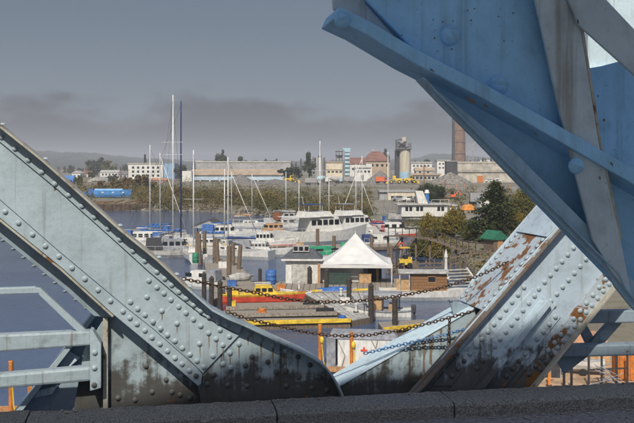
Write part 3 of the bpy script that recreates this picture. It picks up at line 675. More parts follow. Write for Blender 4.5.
sailboat('sailboat with slanting furled jib in front of the grey gravel heap', 356, 229, 164, 8.5, R(5), WHITE, None)
sailboat('sailboat with thin mast in front of the cream container', 388, 226, 152, 8.0, R(110), WHITE, None, jib=False)

# motor craft
motorboat('long cream cabin cruiser with blue stripe lying behind the left sailboats', 146, 248, 8.5, R(4), BRONZE, WHITE, stripe=None, canvas=BLUE_T)
motorboat('cluttered grey cabin boat with dark canvas at the girder edge', 176, 257, 8.0, R(12), LGREY, GREY, canvas=DARKM)
motorboat('small white motorboat with open cockpit beside the brown float', 197, 288, 5.0, R(158), WHITE, WHITE, canvas=GREY, win=2, rail=False)
motorboat('boat with broad yellow stripe along its side beneath the peaked shelter', 211, 252, 7.5, R(2), YEL, WHITE, stripe=YEL, canvas=None)
motorboat('white motor cruiser with blue awning behind the wooden piles', 226, 240, 8.0, R(6), WHITE, WHITE, stripe=BLUEHULL, canvas=BLUE_T)
motorboat('long white launch with thin red stripe at the middle pontoon', 262, 249, 9.0, R(3), WHITE, WHITE, stripe=RED, win=5, cf=(-.1, .2))
motorboat('white launch with low cabin nearest the reflection, grey canopy', 262, 256.5, 9.5, R(1), WHITE, WHITE, canvas=GREY, win=5, h=.8, cf=(-.15, .12))
motorboat('white and teak launch with brown cabin top under the rusty disc', 272, 236, 8.5, R(184), WHITE, TEAK, win=4, h=.9)
motorboat('low white boat behind the middle pontoon with wooden cabin', 287, 229, 7.5, R(-6), WHITE, LGREY, win=3)
motorboat('large white motor yacht with swept flybridge behind the peaked tent, left of two', 322, 246, 13.5, R(30), WHITE, WHITE, fly=True, h=1.55, canvas=NAVY, group='large white yachts', name='motor_yacht', win=5, beam=.36)
motorboat('large white motor yacht with dark window band behind the tent, right of two', 355, 239, 12.0, R(24), WHITE, WHITE, fly=True, h=1.45, canvas=GREY, group='large white yachts', name='motor_yacht', win=5, beam=.36)
motorboat('white cruiser with maroon canvas top right of the tent peak', 394, 238, 8.5, R(10), WHITE, WHITE, stripe=RED, canvas=REDC, win=3, h=1.1)
motorboat('white cruiser wrapped in blue and grey canvas behind the maroon one', 403, 229, 8.0, R(8), WHITE, WHITE, canvas=BLUE_T, win=3)
motorboat('small white runabout behind the tent with dark canopy', 380, 247, 5.5, R(12), WHITE, WHITE, canvas=NAVY, win=2)
motorboat('white boat with bright green canvas roof left of the tent', 325, 262, 7.5, R(30), WHITE, GREEN, canvas=GREEN, win=2, h=1.0)

# red and yellow speedboat
p = W(262, 303); sb_ = thing('speedboat', 'red hulled speedboat with yellow deck and cabin beside the pontoons', 'motorboat', p, R(6))
build('hull', hull_mb(6.4, 2.0, .62, .5), RED, sb_); build('deck', hull_mb(6.5, 2.06, .22, .5, -.02), YEL, sb_, (0, 0, .56))
cb = build('cabin', trunk_cabin(-.7, 1.3, 1.4, 1.1, .8, 1.45, .7), YEL, sb_)
for k in range(3): build('window', MB().box((-.35 + k * .5, -.665 + .02 * k, 1.16), (.38, .03, .27), .05), GLASS, cb)
build('windscreen', MB().box((.98, 0, 1.16), (.05, .9, .4), 0, Matrix.Rotation(-.7, 3, 'Y')), GLASS, cb)
build('engine_cover', MB().box((-2.3, 0, .95), (.8, 1.2, .35)), YEL, sb_, bevel=.05); build('outboard', MB().box((-3.2, 0, .75), (.4, .45, .8)), DARKM, sb_, bevel=.06)
build('roof_rail', MB().tube((-.6, -.5, 1.62), (.7, -.45, 1.62), .03, .03, 5).tube((-.6, .5, 1.62), (.7, .45, 1.62), .03, .03, 5), ALU, sb_)

skiff('white dinghy with upturned bow next to the speedboat', 297, 298, 2.6, R(170), WHITE, LGREY)
skiff('small boat wrapped in a bright blue tarpaulin before the tent', 336, 297, 3.2, R(5), LGREY, None, BLUE_T)
# grey runabout with canopy frame
p = W(380, 318); g = thing('runabout', 'grey and white runabout with dark canopy frame and outboard beyond the chain', 'motorboat', p, R(172))
build('hull', hull_mb(4.6, 1.9, .62, .4), WHITE, g); build('rubbing_strake', deck_edge(4.62, 1.93, .62), GREY, g); build('deck', hull_mb(4.3, 1.7, .04, .2, .02), GREY, g, (0, 0, .6))
build('console', MB().box((.1, 0, 1.0), (.7, .9, .7)), TAN, g, bevel=.05); build('windscreen', MB().box((.5, 0, 1.45), (.05, 1.2, .4), 0, Matrix.Rotation(-.4, 3, 'Y')), GLASS, g)
build('canopy', trunk_cabin(-1.6, 1.3, 1.7, 1.6, 1.75, 1.92, .2), GREY, g)
for sx in (-1.4, -.2, 1.1):
    for sy in (-.8, .8): build('canopy_post', MB().tube((sx, sy, .6), (sx, sy * .95, 1.8), .03, .03, 5), DARKM, g)
build('outboard', MB().box((-2.45, 0, .75), (.35, .4, .55)).box((-2.5, 0, .2), (.16, .14, .9)), DARKM, g, bevel=.04)
build('bow_cover', trunk_cabin(.9, 2.2, 1.3, .3, .62, .95, .4), GREY, g)
build('seat', MB().box((-.9, 0, .85), (.5, 1.3, .45)), TAN, g, bevel=.04); build('fender', MB().tube((-1.0, 1.02, .15), (-1.0, 1.02, .6), .1, .1, 8), WHITE, g)

# work float with the red cross
p = W(360, 374); f = thing('rescue_float', 'white boxy float cabin with grey roof and red cross by the rusty posts', 'houseboat', p, R(-7))
bd = build('hull', MB().box((0, .9, .12), (4.3, 2.3, .5)), GREY, f, bevel=.05); cab = build('cabin', MB().box((.3, .9, 1.12), (3.0, 1.9, 1.5)), WHITE, f, bevel=.03)
build('roof', MB().prism([(-1.75, -.1, 1.87), (2.0, -.1, 1.87), (1.8, .5, 2.1), (-1.6, .5, 2.1)], (0, .9, .05)), GREY, f)
build('side_board', MB().box((-1.55, .4, 1.1), (.5, 1.0, 1.5)), GREY, f, bevel=.03)
build('red_cross', MB().box((.22, -.066, 1.28), (.36, .02, .1)).box((.22, -.068, 1.28), (.1, .024, .36)), RED, cab)
build('window', MB().box((-.6, -.06, 1.3), (.5, .03, .35)), GLASS, cab) if False else None
build('rope', MB().path([(-1.2, -.05, 1.8), (-.8, -.1, 1.0), (-1.0, -.2, .35)], .02, 5), ROPE, f); build('rope', MB().path([(.6, -.08, 1.86), (.85, -.1, 1.4), (.95, -.1, 1.86)], .018, 4), ROPE, f)
build('fender_beam', MB().bar((-2.1, -.35, .3), (2.1, -.35, .3), .2, .25), TEAK, f)
for (px, y0, y1, lab) in ((320, 325, 366, 'rusty steel post with yellow float, left of the red cross cabin'), (351.5, 333, 366, 'rusty steel post with yellow float right at the red cross cabin'), (11, 362, 414, 'tall rusty steel post at the lower left corner'), (30, 388, 412, 'short rusty steel post with pink tie at the lower left')):
    q = W(px, y1 + 8); hgt = (y1 + 8 - y0) / F * q.y
    o = thing('mooring_post', lab, 'post', (q.x, q.y, 0), 0, 'rusty mooring posts')
    build('post', MB().tube((0, 0, -1), (0, 0, hgt), .1, .1, 10), ORANGE, o, smooth=False); build('cap', MB().tube((0, 0, hgt), (0, 0, hgt + .05), .115, .1, 10), ORANGE, o)
    build('float', MB().lathe([(.03, 0), (.1, .1), (.11, .3), (.03, .42)], (.1, -.1, hgt * .62), 10), YEL, o, smooth=True); build('rope', MB().path([(.1, -.1, hgt * .62), (.18, -.2, hgt * .3), (.32, -.25, .1)], .03, 5), YEL, o)
p = W(6, 418); o = thing('work_float', 'rust orange work float at the lower left corner', 'float', p, R(4)); build('pontoon', MB().box((0, 0, .12), (1.9, 1.0, .4)), ORANGE, o, bevel=.05); build('beam', MB().bar((-.9, -.3, .38), (.9, -.3, .38), .12), TEAK, o); build('beam', MB().bar((-.9, .3, .38), (.9, .3, .38), .12), TEAK, o)

# ------------------------------------------------------------------ floats, docks
def dock(label, poly, z, th, m, edge=None, beams=0, name='dock', across=True):
    P = [W(x, y, z) for x, y in poly]; c = sum(P, Vector()) / len(P); c.z = 0
    d = thing(name, label, 'dock', c)
    build('float', MB().prism([p - c for p in P], (0, 0, -th)), PILEB, d); n = len(P)
    # planked top: boards laid side by side along the first edge
    A, B, C_, D_ = P[0], P[1], P[2], P[3]
    if beams:
        for i in range(beams):
            t0, t1 = (i + .06) / beams, (i + .94) / beams
            q = [A.lerp(D_, t0), B.lerp(C_, t0), B.lerp(C_, t1), A.lerp(D_, t1)] if not across else [A.lerp(B, t0), A.lerp(B, t1), D_.lerp(C_, t1), D_.lerp(C_, t0)]
            build('plank', MB().prism([v - c + Vector((0, 0, .05 + random.uniform(0, .015))) for v in q], (0, 0, -.06)), m, d)
    else: build('planking', MB().prism([v - c + Vector((0, 0, .05)) for v in P], (0, 0, -.06)), m, d)
    if edge:
        a, b = (P[-1], P[-2]); build('edge_beam', MB().bar(a - c + Vector((0, -.05, .1)), b - c + Vector((0, -.05, .1)), .22, .26), edge, d)
    return d
dock('long grey plank dock carrying the white hut and the tent', [(276, 282), (402, 279), (406, 292), (272, 293)], .5, .55, WOOD, None, 22)
dock('wide weathered float with brown boards behind the dark posts', [(203, 257), (236, 259), (262, 294), (212, 300)], .45, .5, WOOD, None, 10, across=False)
dock('narrow grey pontoon just below the red speedboat', [(228, 304), (316, 302), (324, 307.5), (226, 309.5)], .42, .45, WOOD, WOOD, 3, across=False)
dock('narrow grey pontoon, middle one of three below the speedboat', [(224, 311.5), (330, 309.5), (337, 314.5), (222, 317)], .42, .45, WOOD, WOOD, 3, across=False)
dock('pontoon with bright yellow edge beam, nearest of the three', [(232, 319.5), (350, 317.5), (350.5, 321.5), (234, 324.5)], .42, .45, WOOD, YEL, 2, across=False)
dock('pale grey concrete float in front of the tent dock', [(304, 294), (366, 291), (372, 317), (352, 321)], .42, .5, LGREY, None, 7)
dock('short float with yellow edges under the grey runabout', [(378, 323), (424, 320), (430, 326), (384, 331)], .42, .5, WOOD, YEL, 3, across=False)
dock('white decked middle pontoon between the launches', [(236, 244), (300, 241), (302, 245), (234, 248)], .5, .4, LGREY, None, 8)
dock('long back pontoon at the foot of the yachts', [(285, 247), (400, 242), (402, 246), (283, 252)], .5, .4, WOOD, None, 10)
dock('left pontoon between the sailboats', [(130, 246), (200, 244), (202, 248), (128, 250)], .5, .4, WOOD, None, 8)
for i, (x, y, L_) in enumerate(((311, 306.5, 1.2), (325, 312.5, 1.3))):
    p = W(x, y, .47); o = build('tyre_fender_box', MB().box((0, 0, .16), (L_, .5, .32)), BLK, None, p, R(-3), bevel=.03); tag(o, ('flat black box lying on the pontoon below the speedboat', 'flat black box lying on the middle pontoon')[i], 'box', 'black boxes on the pontoons')
# yellow kerb boards on the tent dock
for i, (x0, x1, y) in enumerate(((312, 322, 291), (352, 368, 290))):
    a, b = W(x0, y, .6), W(x1, y - .3, .6); c = (a + b) / 2; o = build('kerb_board', MB().bar(a - c, b - c, .16, .2), YEL, None, c, bevel=.01); tag(o, ('yellow board on the dock edge left of the blue tarpaulin boat', 'yellow board on the dock edge right of the blue tarpaulin boat')[i], 'board')

# piles
def pile(label, px, y0, y1, r, m, group, cone=True, lean=0.0):
    q = W(px, y1); h = (y1 - y0) / F * q.y
    o = thing('dock_pile', label, 'pile', (q.x, q.y, 0), 0, group)
    build('shaft', MB().tube((0, 0, -1.2), (lean, 0, h - (r * 1.2 if cone else 0)), r * 1.08, r, 9), m, o, smooth=False)
    build('cap', MB().lathe([(r * 1.12, 0), (r * 1.12, r * .3), (r * .25, r * 1.4)], (lean, 0, h - r * 1.3), 9) if cone else MB().tube((lean, 0, h), (lean, 0, h + .04), r * .96, r * .8, 9), m, o)
for px, y0, y1, w in ((204, 272, 303, 'leftmost of the four by the girder'), (211.5, 276, 308, 'second of the four by the girder'), (220, 280, 311, 'third of the four by the girder'), (229.5, 287, 314, 'rightmost of the four by the girder'), (309.5, 266, 290, 'standing in front of the white hut'), (326.5, 268, 297, 'left of the blue tarpaulin boat'), (349, 277, 306, 'right of the blue tarpaulin boat'), (371, 283, 323, 'at the bow of the grey runabout'), (395, 296, 332, 'at the stern of the grey runabout'), (260, 268, 286, 'beside the blue drum'), (356, 265, 284, 'inside the tent, left one'), (380, 263, 285, 'under the right edge of the tent')):
    pile('dark pile with pointed cap, ' + w, px, y0, y1, .19 if y1 > 289 else .16, PILE, 'dark capped piles')
for px, y0, y1, ln, w in ((196.5, 232, 262, .1, 'first pile of the cluster behind the float'), (200, 234, 264, -.1, 'second pile of the cluster behind the float'), (204.5, 231, 262, 0, 'third and tallest pile of the cluster behind the float'), (214, 238, 266, .1, 'left pile of the leaning pair'), (218.5, 239, 268, -.2, 'right pile of the leaning pair'), (229, 246, 284, .0, 'tall pile in front of the brown float'), (233, 243, 270, .0, 'pile left of the white reflection'), (237.5, 246, 274, .3, 'leaning pile left of the white reflection'), (317.5, 229, 254, 0, 'thick pile in front of the left yacht'), (334, 236, 256, 0, 'pile in front of the gap between the yachts'), (371, 236, 256, .1, 'pile right of the tent peak'), (391, 246, 270, 0, 'pile left of the yellow machine')):
    pile('weathered brown wooden ' + w, px, y0, y1, .22, PILEB, 'weathered wooden piles', False, ln)

# ------------------------------------------------------------------ hut, tent and dock clutter
def win_frame(parent, c, w, h, face='y', m=None):
    f = build('window', MB().box(c, (w, .06, h)), GLASS, parent)
    return f
p = W(302, 284, .5); k = 84 / 880.0
h_ = thing('dock_hut', 'white hut with dark hipped roof standing on the dock', 'hut', (p.x, p.y, .55), R(-2))
build('wall', MB().box((0, 1.3, 1.1), (2.95, 2.6, 2.2)), WHITE, h_, bevel=.02)
rf = build('roof', MB().add([(-1.85, -.35, 2.2), (1.85, -.35, 2.2), (1.85, 2.95, 2.2), (-1.85, 2.95, 2.2), (-1.0, .9, 3.0), (1.0, .9, 3.0), (1.0, 1.9, 3.0), (-1.0, 1.9, 3.0)], [(0, 1, 5, 4), (1, 2, 6, 5), (2, 3, 7, 6), (3, 0, 4, 7), (4, 5, 6, 7), (3, 2, 1, 0)]), mat('hut_roof', (0.085, 0.09, 0.10), .8, .3, 4), h_)
sk = build('skylight', MB().box((-.1, .62, 3.1), (1.5, .5, .55)), LGREY, rf)
for i in range(3): build('pane', MB().box((-.6 + .5 * i, .36, 3.12), (.36, .04, .36)), GLASS, sk)
build('door', MB().box((-.2, -.02, .95), (1.5, .05, 1.7)), LGREY, h_); build('fascia', MB().box((0, -.36, 2.16), (3.7, .04, .16)), WHITE, h_)
# tent: four eaves, swept peak
p = W(355, 284, .55); tn = thing('marquee', 'white marquee tent with high swept peak on the dock', 'tent', (p.x, p.y, .55), R(-3))
tv, tf_ = [], []; n = 12; hw = 3.35
for j in range(n + 1):
    q = j / n; rad = hw * (1 - q); z = 1.72 + 2.65 * (q ** 1.5)
    ring = []
    for sx, sy, ex, ey in ((-1, -1, 1, 0), (1, -1, 0, 1), (1, 1, -1, 0), (-1, 1, 0, -1)):
        for i in range(6):
            a = i / 6; X, Y = sx * rad + ex * 2 * rad * a, sy * rad + ey * 2 * rad * a
            sag = .16 * math.sin(math.pi * a) * (1 - q) * (1 if j else -1.2)
            ring.append((X, Y + 3.2, z - sag * .5 * (q < .9)))
    tv += ring
m_ = 24
for j in range(n):
    for i in range(m_): tf_.append((j * m_ + i, j * m_ + (i + 1) % m_, (j + 1) * m_ + (i + 1) % m_, (j + 1) * m_ + i))
rf = build('roof', MB().add(tv, tf_), TENT, tn, smooth=False); rf.modifiers.new('solid', 'SOLIDIFY').thickness = .02
build('valance', MB().box((0, 3.2 - hw, 1.60), (2 * hw, .03, .3)).box((0, 3.2 + hw, 1.60), (2 * hw, .03, .3)).box((-hw, 3.2, 1.60), (.03, 2 * hw, .3)).box((hw, 3.2, 1.60), (.03, 2 * hw, .3)), TENT, tn)
for sx in (-1, 1):
    for sy in (-1, 1): build('leg', MB().tube((sx * hw * .985, 3.2 + sy * hw * .985, 0), (sx * hw * .985, 3.2 + sy * hw * .985, 1.72), .06, .06, 8), ALU, tn)
build('side_panel', MB().box((-1.2, 1.1, .85), (3.9, .03, 1.6)), TENT, tn); build('side_panel', MB().box((1.6, 6.3, .85), (1.8, .03, 1.6)), TENT, tn); build('finial', MB().tube((0, 3.2, 4.3), (0, 3.2, 4.6), .05, .02, 6), ALU, tn)
def crate(label, px, py, z, d, m, rz=0.0, name='crate', cat='crate', lidm=None, group=None):
    p = W(px, py, z); o = thing(name, label, cat, p, rz, group)
    build('body', MB().box((0, 0, d[2] / 2), d), m, o, bevel=min(d) * .05)
    build('lid', MB().box((0, 0, d[2] + .03), (d[0] * 1.05, d[1] * 1.05, .06)), lidm or m, o); return o
crate('dark green box in the shade of the tent', 338, 284, .55, (2.2, .9, .95), mat('dark_green', (.03, .055, .045), .7, .3, 3))
crate('brown timber crate on the right under the tent', 365, 283, .55, (1.1, .8, .8), TAN)
crate('black bin standing under the tent behind the crate', 372, 281, .55, (.7, .6, 1.1), BLK, name='bin', cat='bin')
crate('tan plywood sheet leaning right under the tent edge', 376, 281, .55, (.5, .12, 1.9), TAN, .2, 'plywood_board', 'board')
crate('narrow orange plank leaning at the right hut corner', 319, 284, .55, (.22, .12, 1.8), TEAK, .1, 'timber_plank', 'board')
def drum(label, px, py, z, r, h, m):
    p = W(px, py, z); o = thing('drum', label, 'drum', p)
    build('body', MB().lathe([(r * .96, 0), (r, .04), (r, h * .32), (r * 1.04, h * .34), (r, h * .36), (r, h * .64), (r * 1.04, h * .66), (r, h * .68), (r, h - .04), (r * .96, h)], (0, 0, 0), 14), m, o, smooth=True); build('lid', MB().tube((0, 0, h), (0, 0, h + .03), r * .8, r * .78, 14), m, o)
drum('blue plastic drum on the water side left of the white hut', 271, 284, .45, .48, 1.25, BLUE_T)
drum('green drum at the foot of the white mast', 195.5, 263, .45, .36, 1.1, mat('drum_green', (.03, .2, .11), .5, .25, 3))
p = W(271, 286, .45); o = thing('small_float', 'small grey float under the blue drum', 'float', (p.x - .6, p.y, 0)); build('pontoon', MB().box((0, .3, .2), (2.6, 1.3, .5)), WOOD, o, bevel=.04); build('rail', MB().bar((-1.2, -.3, .9), (.3, -.3, .9), .07), PILE, o); build('rail_post', MB().bar((-.7, -.3, .4), (-.7, -.3, .9), .07), PILE, o)

# brown cabin houseboat
p = W(422, 299); hb_ = thing('houseboat', 'houseboat with brown wooden cabin and white hull beyond the chain', 'houseboat', p, R(-3))
build('hull', hull_mb(7.2, 2.6, .75, .3, .4, 2.6), WHITE, hb_); build('deck', hull_mb(7.0, 2.4, .04, .25, .02), CREAM, hb_, (0, 0, .76))
ww = build('cabin', MB().box((.5, .1, 1.5), (3.0, 1.8, 1.45)), BROWNW, hb_)
for i in range(6): build('plank', MB().box((.5, -.815, .9 + i * .24), (3.02, .03, .22)), BROWNW, ww)
build('roof', MB().box((.1, .1, 2.3), (4.2, 2.4, .12)), LGREY, hb_, bevel=.02); w_ = build('window', MB().box((.75, -.84, 1.75), (.55, .04, .42)), GLASS, ww); build('frame', MB().box((.75, -.835, 1.5), (.7, .05, .06)).box((.75, -.835, 2.0), (.7, .05, .06)), TEAK, w_)
build('door', MB().box((-1.0, -.5, 1.5), (.06, .7, 1.35)), DARKM, ww); build('fore_screen', MB().box((-1.6, -.5, 1.25), (1.1, .05, 1.0)), TAN, hb_)
for sx in (-1.9, -1.1): build('roof_post', MB().bar((sx, -.95, .8), (sx, -.95, 2.28), .08), LGREY, hb_)
q = W(446, 276, .6); o = thing('white_post', 'turned white wooden post with pointed top behind the houseboat', 'post', (q.x, q.y, .3)); build('shaft', MB().lathe([(.2, 0), (.2, .9), (.15, 1.0), (.13, 2.0), (.19, 2.1), (.17, 2.3), (.05, 2.75), (.02, 2.9)], n=10), WHITE, o, smooth=False); build('base', MB().box((0, 0, .1), (.55, .55, .35)), WHITE, o)
# white gangway steps right of it
q = W(462, 286, 1.0); o = thing('gangway', 'white slatted gangway steps between houseboat and girder', 'gangway', (q.x, q.y, .9), R(20))
for i in range(6): build('slat', MB().box((0, i * .38, .15 + i * .22), (3.4, .22, .07)), LGREY, o)
for sx in (-1.6, 1.6): build('stringer', MB().bar((sx, -.2, 0), (sx, 2.1, 1.35), .1, .2), WHITE, o)
for sx in (-1.6, 0, 1.6): build('rail_post', MB().bar((sx, 2.0, 1.2), (sx, 2.0, 2.2), .08), PILEB, o)

# curved trestle walkway with railing
tp_ = [(388, 236), (402, 236), (416, 237), (430, 239), (444, 243), (456, 248), (468, 251), (482, 252)]
base_d = [106, 104, 102, 100, 99, 98, 97, 96]
P = [at(x, y, d) for (x, y), d in zip(tp_, base_d)]; c = P[3].copy(); c.z = 0
tr = thing('trestle_walkway', 'curved wooden trestle walkway with handrail along the bushy shore', 'walkway', c)
for a, b in zip(P, P[1:]):
    build('deck_beam', MB().bar(a - c, b - c, 1.2, .14), PILEB, tr); build('handrail', MB().bar(a - c + Vector((0, -.5, 1.0)), b - c + Vector((0, -.5, 1.0)), .1, .12), PILE, tr)
    mid = (a + b) / 2
    for q in (a, mid): build('baluster', MB().bar(q - c + Vector((0, -.5, 0)), q - c + Vector((0, -.5, 1.0)), .09), PILE, tr)
    build('support_pile', MB().tube(Vector((a.x, a.y, -.6)) - c, a - c, .14, .13, 7), PILEB, tr)
    build('cross_brace', MB().bar(Vector((a.x, a.y - .2, .6)) - c, b - c + Vector((0, -.2, -.2)), .1), PILEB, tr)
# yellow machine on the dock
q = W(404, 268, .6); o = thing('fork_truck', 'small yellow lift truck between dark posts at the trestle end', 'forklift', (q.x, q.y, .6), R(15))
build('body', MB().box((0, 0, .65), (1.2, 1.0, .6)), YEL, o, bevel=.05); build('counterweight', MB().box((.55, 0, .8), (.4, .95, .7)), YEL, o, bevel=.08); build('seat', MB().box((.2, 0, 1.15), (.45, .5, .35)), BLK, o)
for sx in (-.5, .5):
    for sy in (-.45, .45): build('cab_post', MB().bar((sx, sy, .9), (sx * .8, sy, 2.1), .07), DARKM, o); build('wheel', MB().tube((sx * .9, sy - .1, .3), (sx * .9, sy + .1, .3), .3, .3, 12), BLK, o)
build('cab_roof', MB().box((0, 0, 2.12), (1.0, 1.0, .07)), YEL, o); build('mast', MB().bar((-.75, -.25, .2), (-.75, -.25, 2.4), .1).bar((-.75, .25, .2), (-.75, .25, 2.4), .1), DARKM, o)
build('fork', MB().box((-1.25, -.25, .25), (.9, .12, .05)).box((-1.25, .25, .25), (.9, .12, .05)), DARKM, o)
dock('dark timber landing under the yellow lift truck', [(392, 262), (416, 261), (418, 268), (392, 270)], .55, .7, PILEB, None, 5)
q = W(401, 262, .6); o = thing('life_ring_stand', 'white post stand with red life ring beside the lift truck', 'life ring', (q.x, q.y, .6))
build('post', MB().bar((0, 0, 0), (0, 0, 2.1), .1), LGREY, o)
rg = MB(); vs, fs = [], []
for i in range(14):
    for j in range(6):
        a, b = 2 * math.pi * i / 14, 2 * math.pi * j / 6; vs.append(((.32 + .09 * math.cos(b)) * math.cos(a), -.12 + .09 * math.sin(b), 1.8 + (.32 + .09 * math.cos(b)) * math.sin(a)))
for i in range(14):
    for j in range(6): fs.append((i * 6 + j, i * 6 + (j + 1) % 6, ((i + 1) % 14) * 6 + (j + 1) % 6, ((i + 1) % 14) * 6 + j))
build('ring', rg.add(vs, fs), RED, o, smooth=True)
# peaked shelter over the water, rusty disc
p = W(209, 236); o = thing('boat_shelter', 'open boat shelter with low dark peaked roof behind the piles', 'shelter', p)
build('roof', MB().add([(-2.9, 0, 1.5), (0, 0, 2.7), (2.9, 0, 1.3), (2.9, 0, 1.12), (0, 0, 2.5), (-2.9, 0, 1.32)] + [(-2.9, 6, 1.5), (0, 6, 2.7), (2.9, 6, 1.3), (2.9, 6, 1.12), (0, 6, 2.5), (-2.9, 6, 1.32)], [(0, 1, 4, 5), (1, 2, 3, 4), (6, 7, 1, 0), (7, 8, 2, 1), (11, 10, 7, 6), (10, 9, 8, 7), (5, 4, 10, 11), (4, 3, 9, 10)]), mat('shelter_roof', (.07, .065, .06), .9, .3, 3), o)
build('gable', MB().prism([(-2.7, .1, 1.3), (0, .1, 2.45), (2.7, .1, 1.15)], (0, .05, 0)), GREYHULL, o)
for sx in (-2.6, 2.6):
    for sy in (.3, 5.6): build('post', MB().bar((sx, sy, -.5), (sx, sy, 1.3), .16), PILEB, o)
p = W(277, 231); o = thing('rusty_disc', 'rusty brown round disc on a post above the moored boats', 'disc', p); hh = (231 - 216) / F * p.y
build('disc', MB().tube((0, -.06, hh), (0, .06, hh), .78, .78, 20), mat('disc_rust', (.20, .075, .035), .85, .3, 3), o, bevel=.02); build('rim', MB().tube((0, .06, hh), (0, .12, hh), .86, .86, 20), DARKM, o); build('post', MB().bar((0, .1, 0), (0, .1, hh), .14), PILEB, o)
p = W(289, 226); o = thing('wheelhouse', 'grey white wheelhouse shed right of the rusty disc', 'hut', (p.x, p.y, .3)); build('wall', MB().box((0, 1, 1.2), (2.2, 1.8, 2.4)), LGREY, o); build('roof', MB().box((0, 1, 2.46), (2.6, 2.2, .14)), LGREY, o)
for i in range(2): build('window', MB().box((-.5 + i, .08, 1.7), (.7, .05, .6)), GLASS, o)
build('float', MB().box((0, 1, -.1), (3.4, 2.6, .4)), WOOD, o)

# white wheelhouse vessel on the bank with its sloped funnel
D_ = 152.0; p = at(424, 226, D_); zz = ground(p.x, p.y); o = thing('beached_ferry', 'white flat roofed deckhouse with tall sloped white funnel above the bushes', 'vessel', (p.x, p.y, zz), R(4))
build('hull', hull_mb(12, 4.6, 1.3, .3, .2, 2.4), LGREY, o, (0, 3, 0)); dh = build('deckhouse', MB().box((.2, 2.6, 2.0), (8.0, 4.0, 2.0)), WHITE, o)
build('roof', MB().box((.1, 2.6, 3.1), (9.4, 4.8, .22)), LGREY, o, bevel=.03); build('funnel', MB().prism([(-.7, 1.5, 3.2), (1.0, 1.5, 3.2), (.1, 1.5, 5.4), (-1.2, 1.5, 5.4)], (0, 1.6, 0)), WHITE, o, bevel=.05)
for i, x in enumerate((-2.9, -2.2, -1.0, -.3, 2.7, 3.4)): build('window', MB().box((x, .58, 2.35), (.5, .05, .75)), GLASS, dh)
build('exhaust', MB().tube((1.0, 2.5, 3.2), (1.0, 2.5, 5.0), .4, .4, 10), BLUEHULL, o); build('radar', MB().tube((1.0, 2.5, 5.0), (1.0, 2.5, 5.6), .5, .3, 10), WHITE, o)
build('roof_rail', MB().path([(-4.4, .3, 3.9), (-1.6, .3, 3.9)], .04, 4).path([(1.4, .3, 3.9), (4.4, .3, 3.9)], .04, 4), ALU, o)
for x in (-4.4, -3, -1.6, 1.4, 2.9, 4.4): build('rail_post', MB().bar((x, .3, 3.2), (x, .3, 3.9), .06), ALU, o)

# small hut with green gable roof beside the conifer
D_ = 100.0; p = at(500, 246, D_); zz = ground(p.x, p.y); o = thing('garden_hut', 'small hut with dark green gable roof at the girder edge', 'hut', (p.x, p.y, zz), R(25))
build('wall', MB().box((0, 1, .75), (1.7, 2.0, 1.5)), PILEB, o); build('roof', MB().prism([(-1.15, -.2, 1.4), (0, -.2, 2.3), (1.15, -.2, 1.4), (1.15, -.2, 1.28), (-1.15, -.2, 1.28)], (0, 2.6, 0)), mat('roof_green', (.02, .13, .075), .7, .25, 4), o); build('door', MB().box((0, -.02, .65), (.7, .05, 1.2)), TEAK, o)

# ------------------------------------------------------------------ yard seen under the right guard rail
def yz(px, py): p = W(px, py, 1.5); return Vector((p.x, p.y, 1.5))
struct(build('yard', MB().add([tuple(yz(505, 372) + Vector((0, 0, .12))), tuple(yz(520, 420) + Vector((0, 0, .12))), tuple(yz(760, 420) + Vector((0, 0, .12))), tuple(yz(760, 345) + Vector((0, 0, .12))), tuple(yz(560, 345) + Vector((0, 0, .12)))], [(0, 1, 2, 3, 4)]), mat('yard_dirt', (.40, .27, .17), .95, .35, 1.5, bumps=.5)))
o = thing('storage_shed', 'low grey shed with tan gable roof below the guard rail', 'shed', yz(551, 381) + Vector((0, 0, .12)), R(-4))
build('wall', MB().box((0, .6, .4), (.95, 1.0, .8)), GREY, o); build('roof', MB().prism([(-.62, 0, .78), (0, 0, 1.05), (.62, 0, .78), (.62, 0, .72), (-.62, 0, .72)], (0, 1.3, 0)), TAN, o)
for i in (-1, 1): build('door', MB().box((i * .22, .08, .38), (.38, .05, .66)), DARKM, o)
o = thing('orange_post', 'bright orange steel post in front of the low shed', 'post', yz(549, 389) + Vector((0, 0, .12))); build('shaft', MB().bar((0, 0, 0), (0, 0, 1.15), .09), mat('signal_orange', (.75, .22, .02), .5, .2, 3), o); build('base', MB().box((0, 0, .03), (.22, .22, .06)), DARKM, o); build('arm', MB().bar((0, 0, 1.1), (.32, 0, 1.22), .07), mat('signal_orange', (.75, .22, .02)), o)
o = thing('yellow_bollard', 'short yellow bollard beside the girder foot', 'bollard', yz(537.5, 391) + Vector((0, 0, .12))); build('shaft', MB().tube((0, 0, 0), (0, 0, .55), .07, .07, 10), YEL, o); build('cap', MB().lathe([(.075, 0), (.05, .05), (.01, .07)], (0, 0, .55), 10), YEL, o)
for i, x in enumerate((564, 571.5)):
    o = thing('black_bollard', ('left black bollard in the yard under the guard rail', 'right black bollard in the yard under the guard rail')[i], 'bollard', yz(x, 391) + Vector((0, 0, .12)), 0, 'black yard bollards'); build('shaft', MB().tube((0, 0, 0), (0, 0, .85), .055, .055, 10), BLK, o); build('cap', MB().lathe([(.06, 0), (.045, .04), (.01, .06)], (0, 0, .85), 10), BLK, o)
o = thing('trailer_boat', 'small white boat on a trailer in the yard', 'boat', yz(583, 377) + Vector((0, 0, .12)), R(165)); build('hull', hull_mb(1.9, .8, .3, .4, .15), WHITE, o, (0, 0, .35)); build('deck', hull_mb(1.7, .7, .03, .3, .01), LGREY, o, (0, 0, .64)); build('windscreen', MB().box((0, 0, .78), (.04, .5, .22)), GLASS, o)
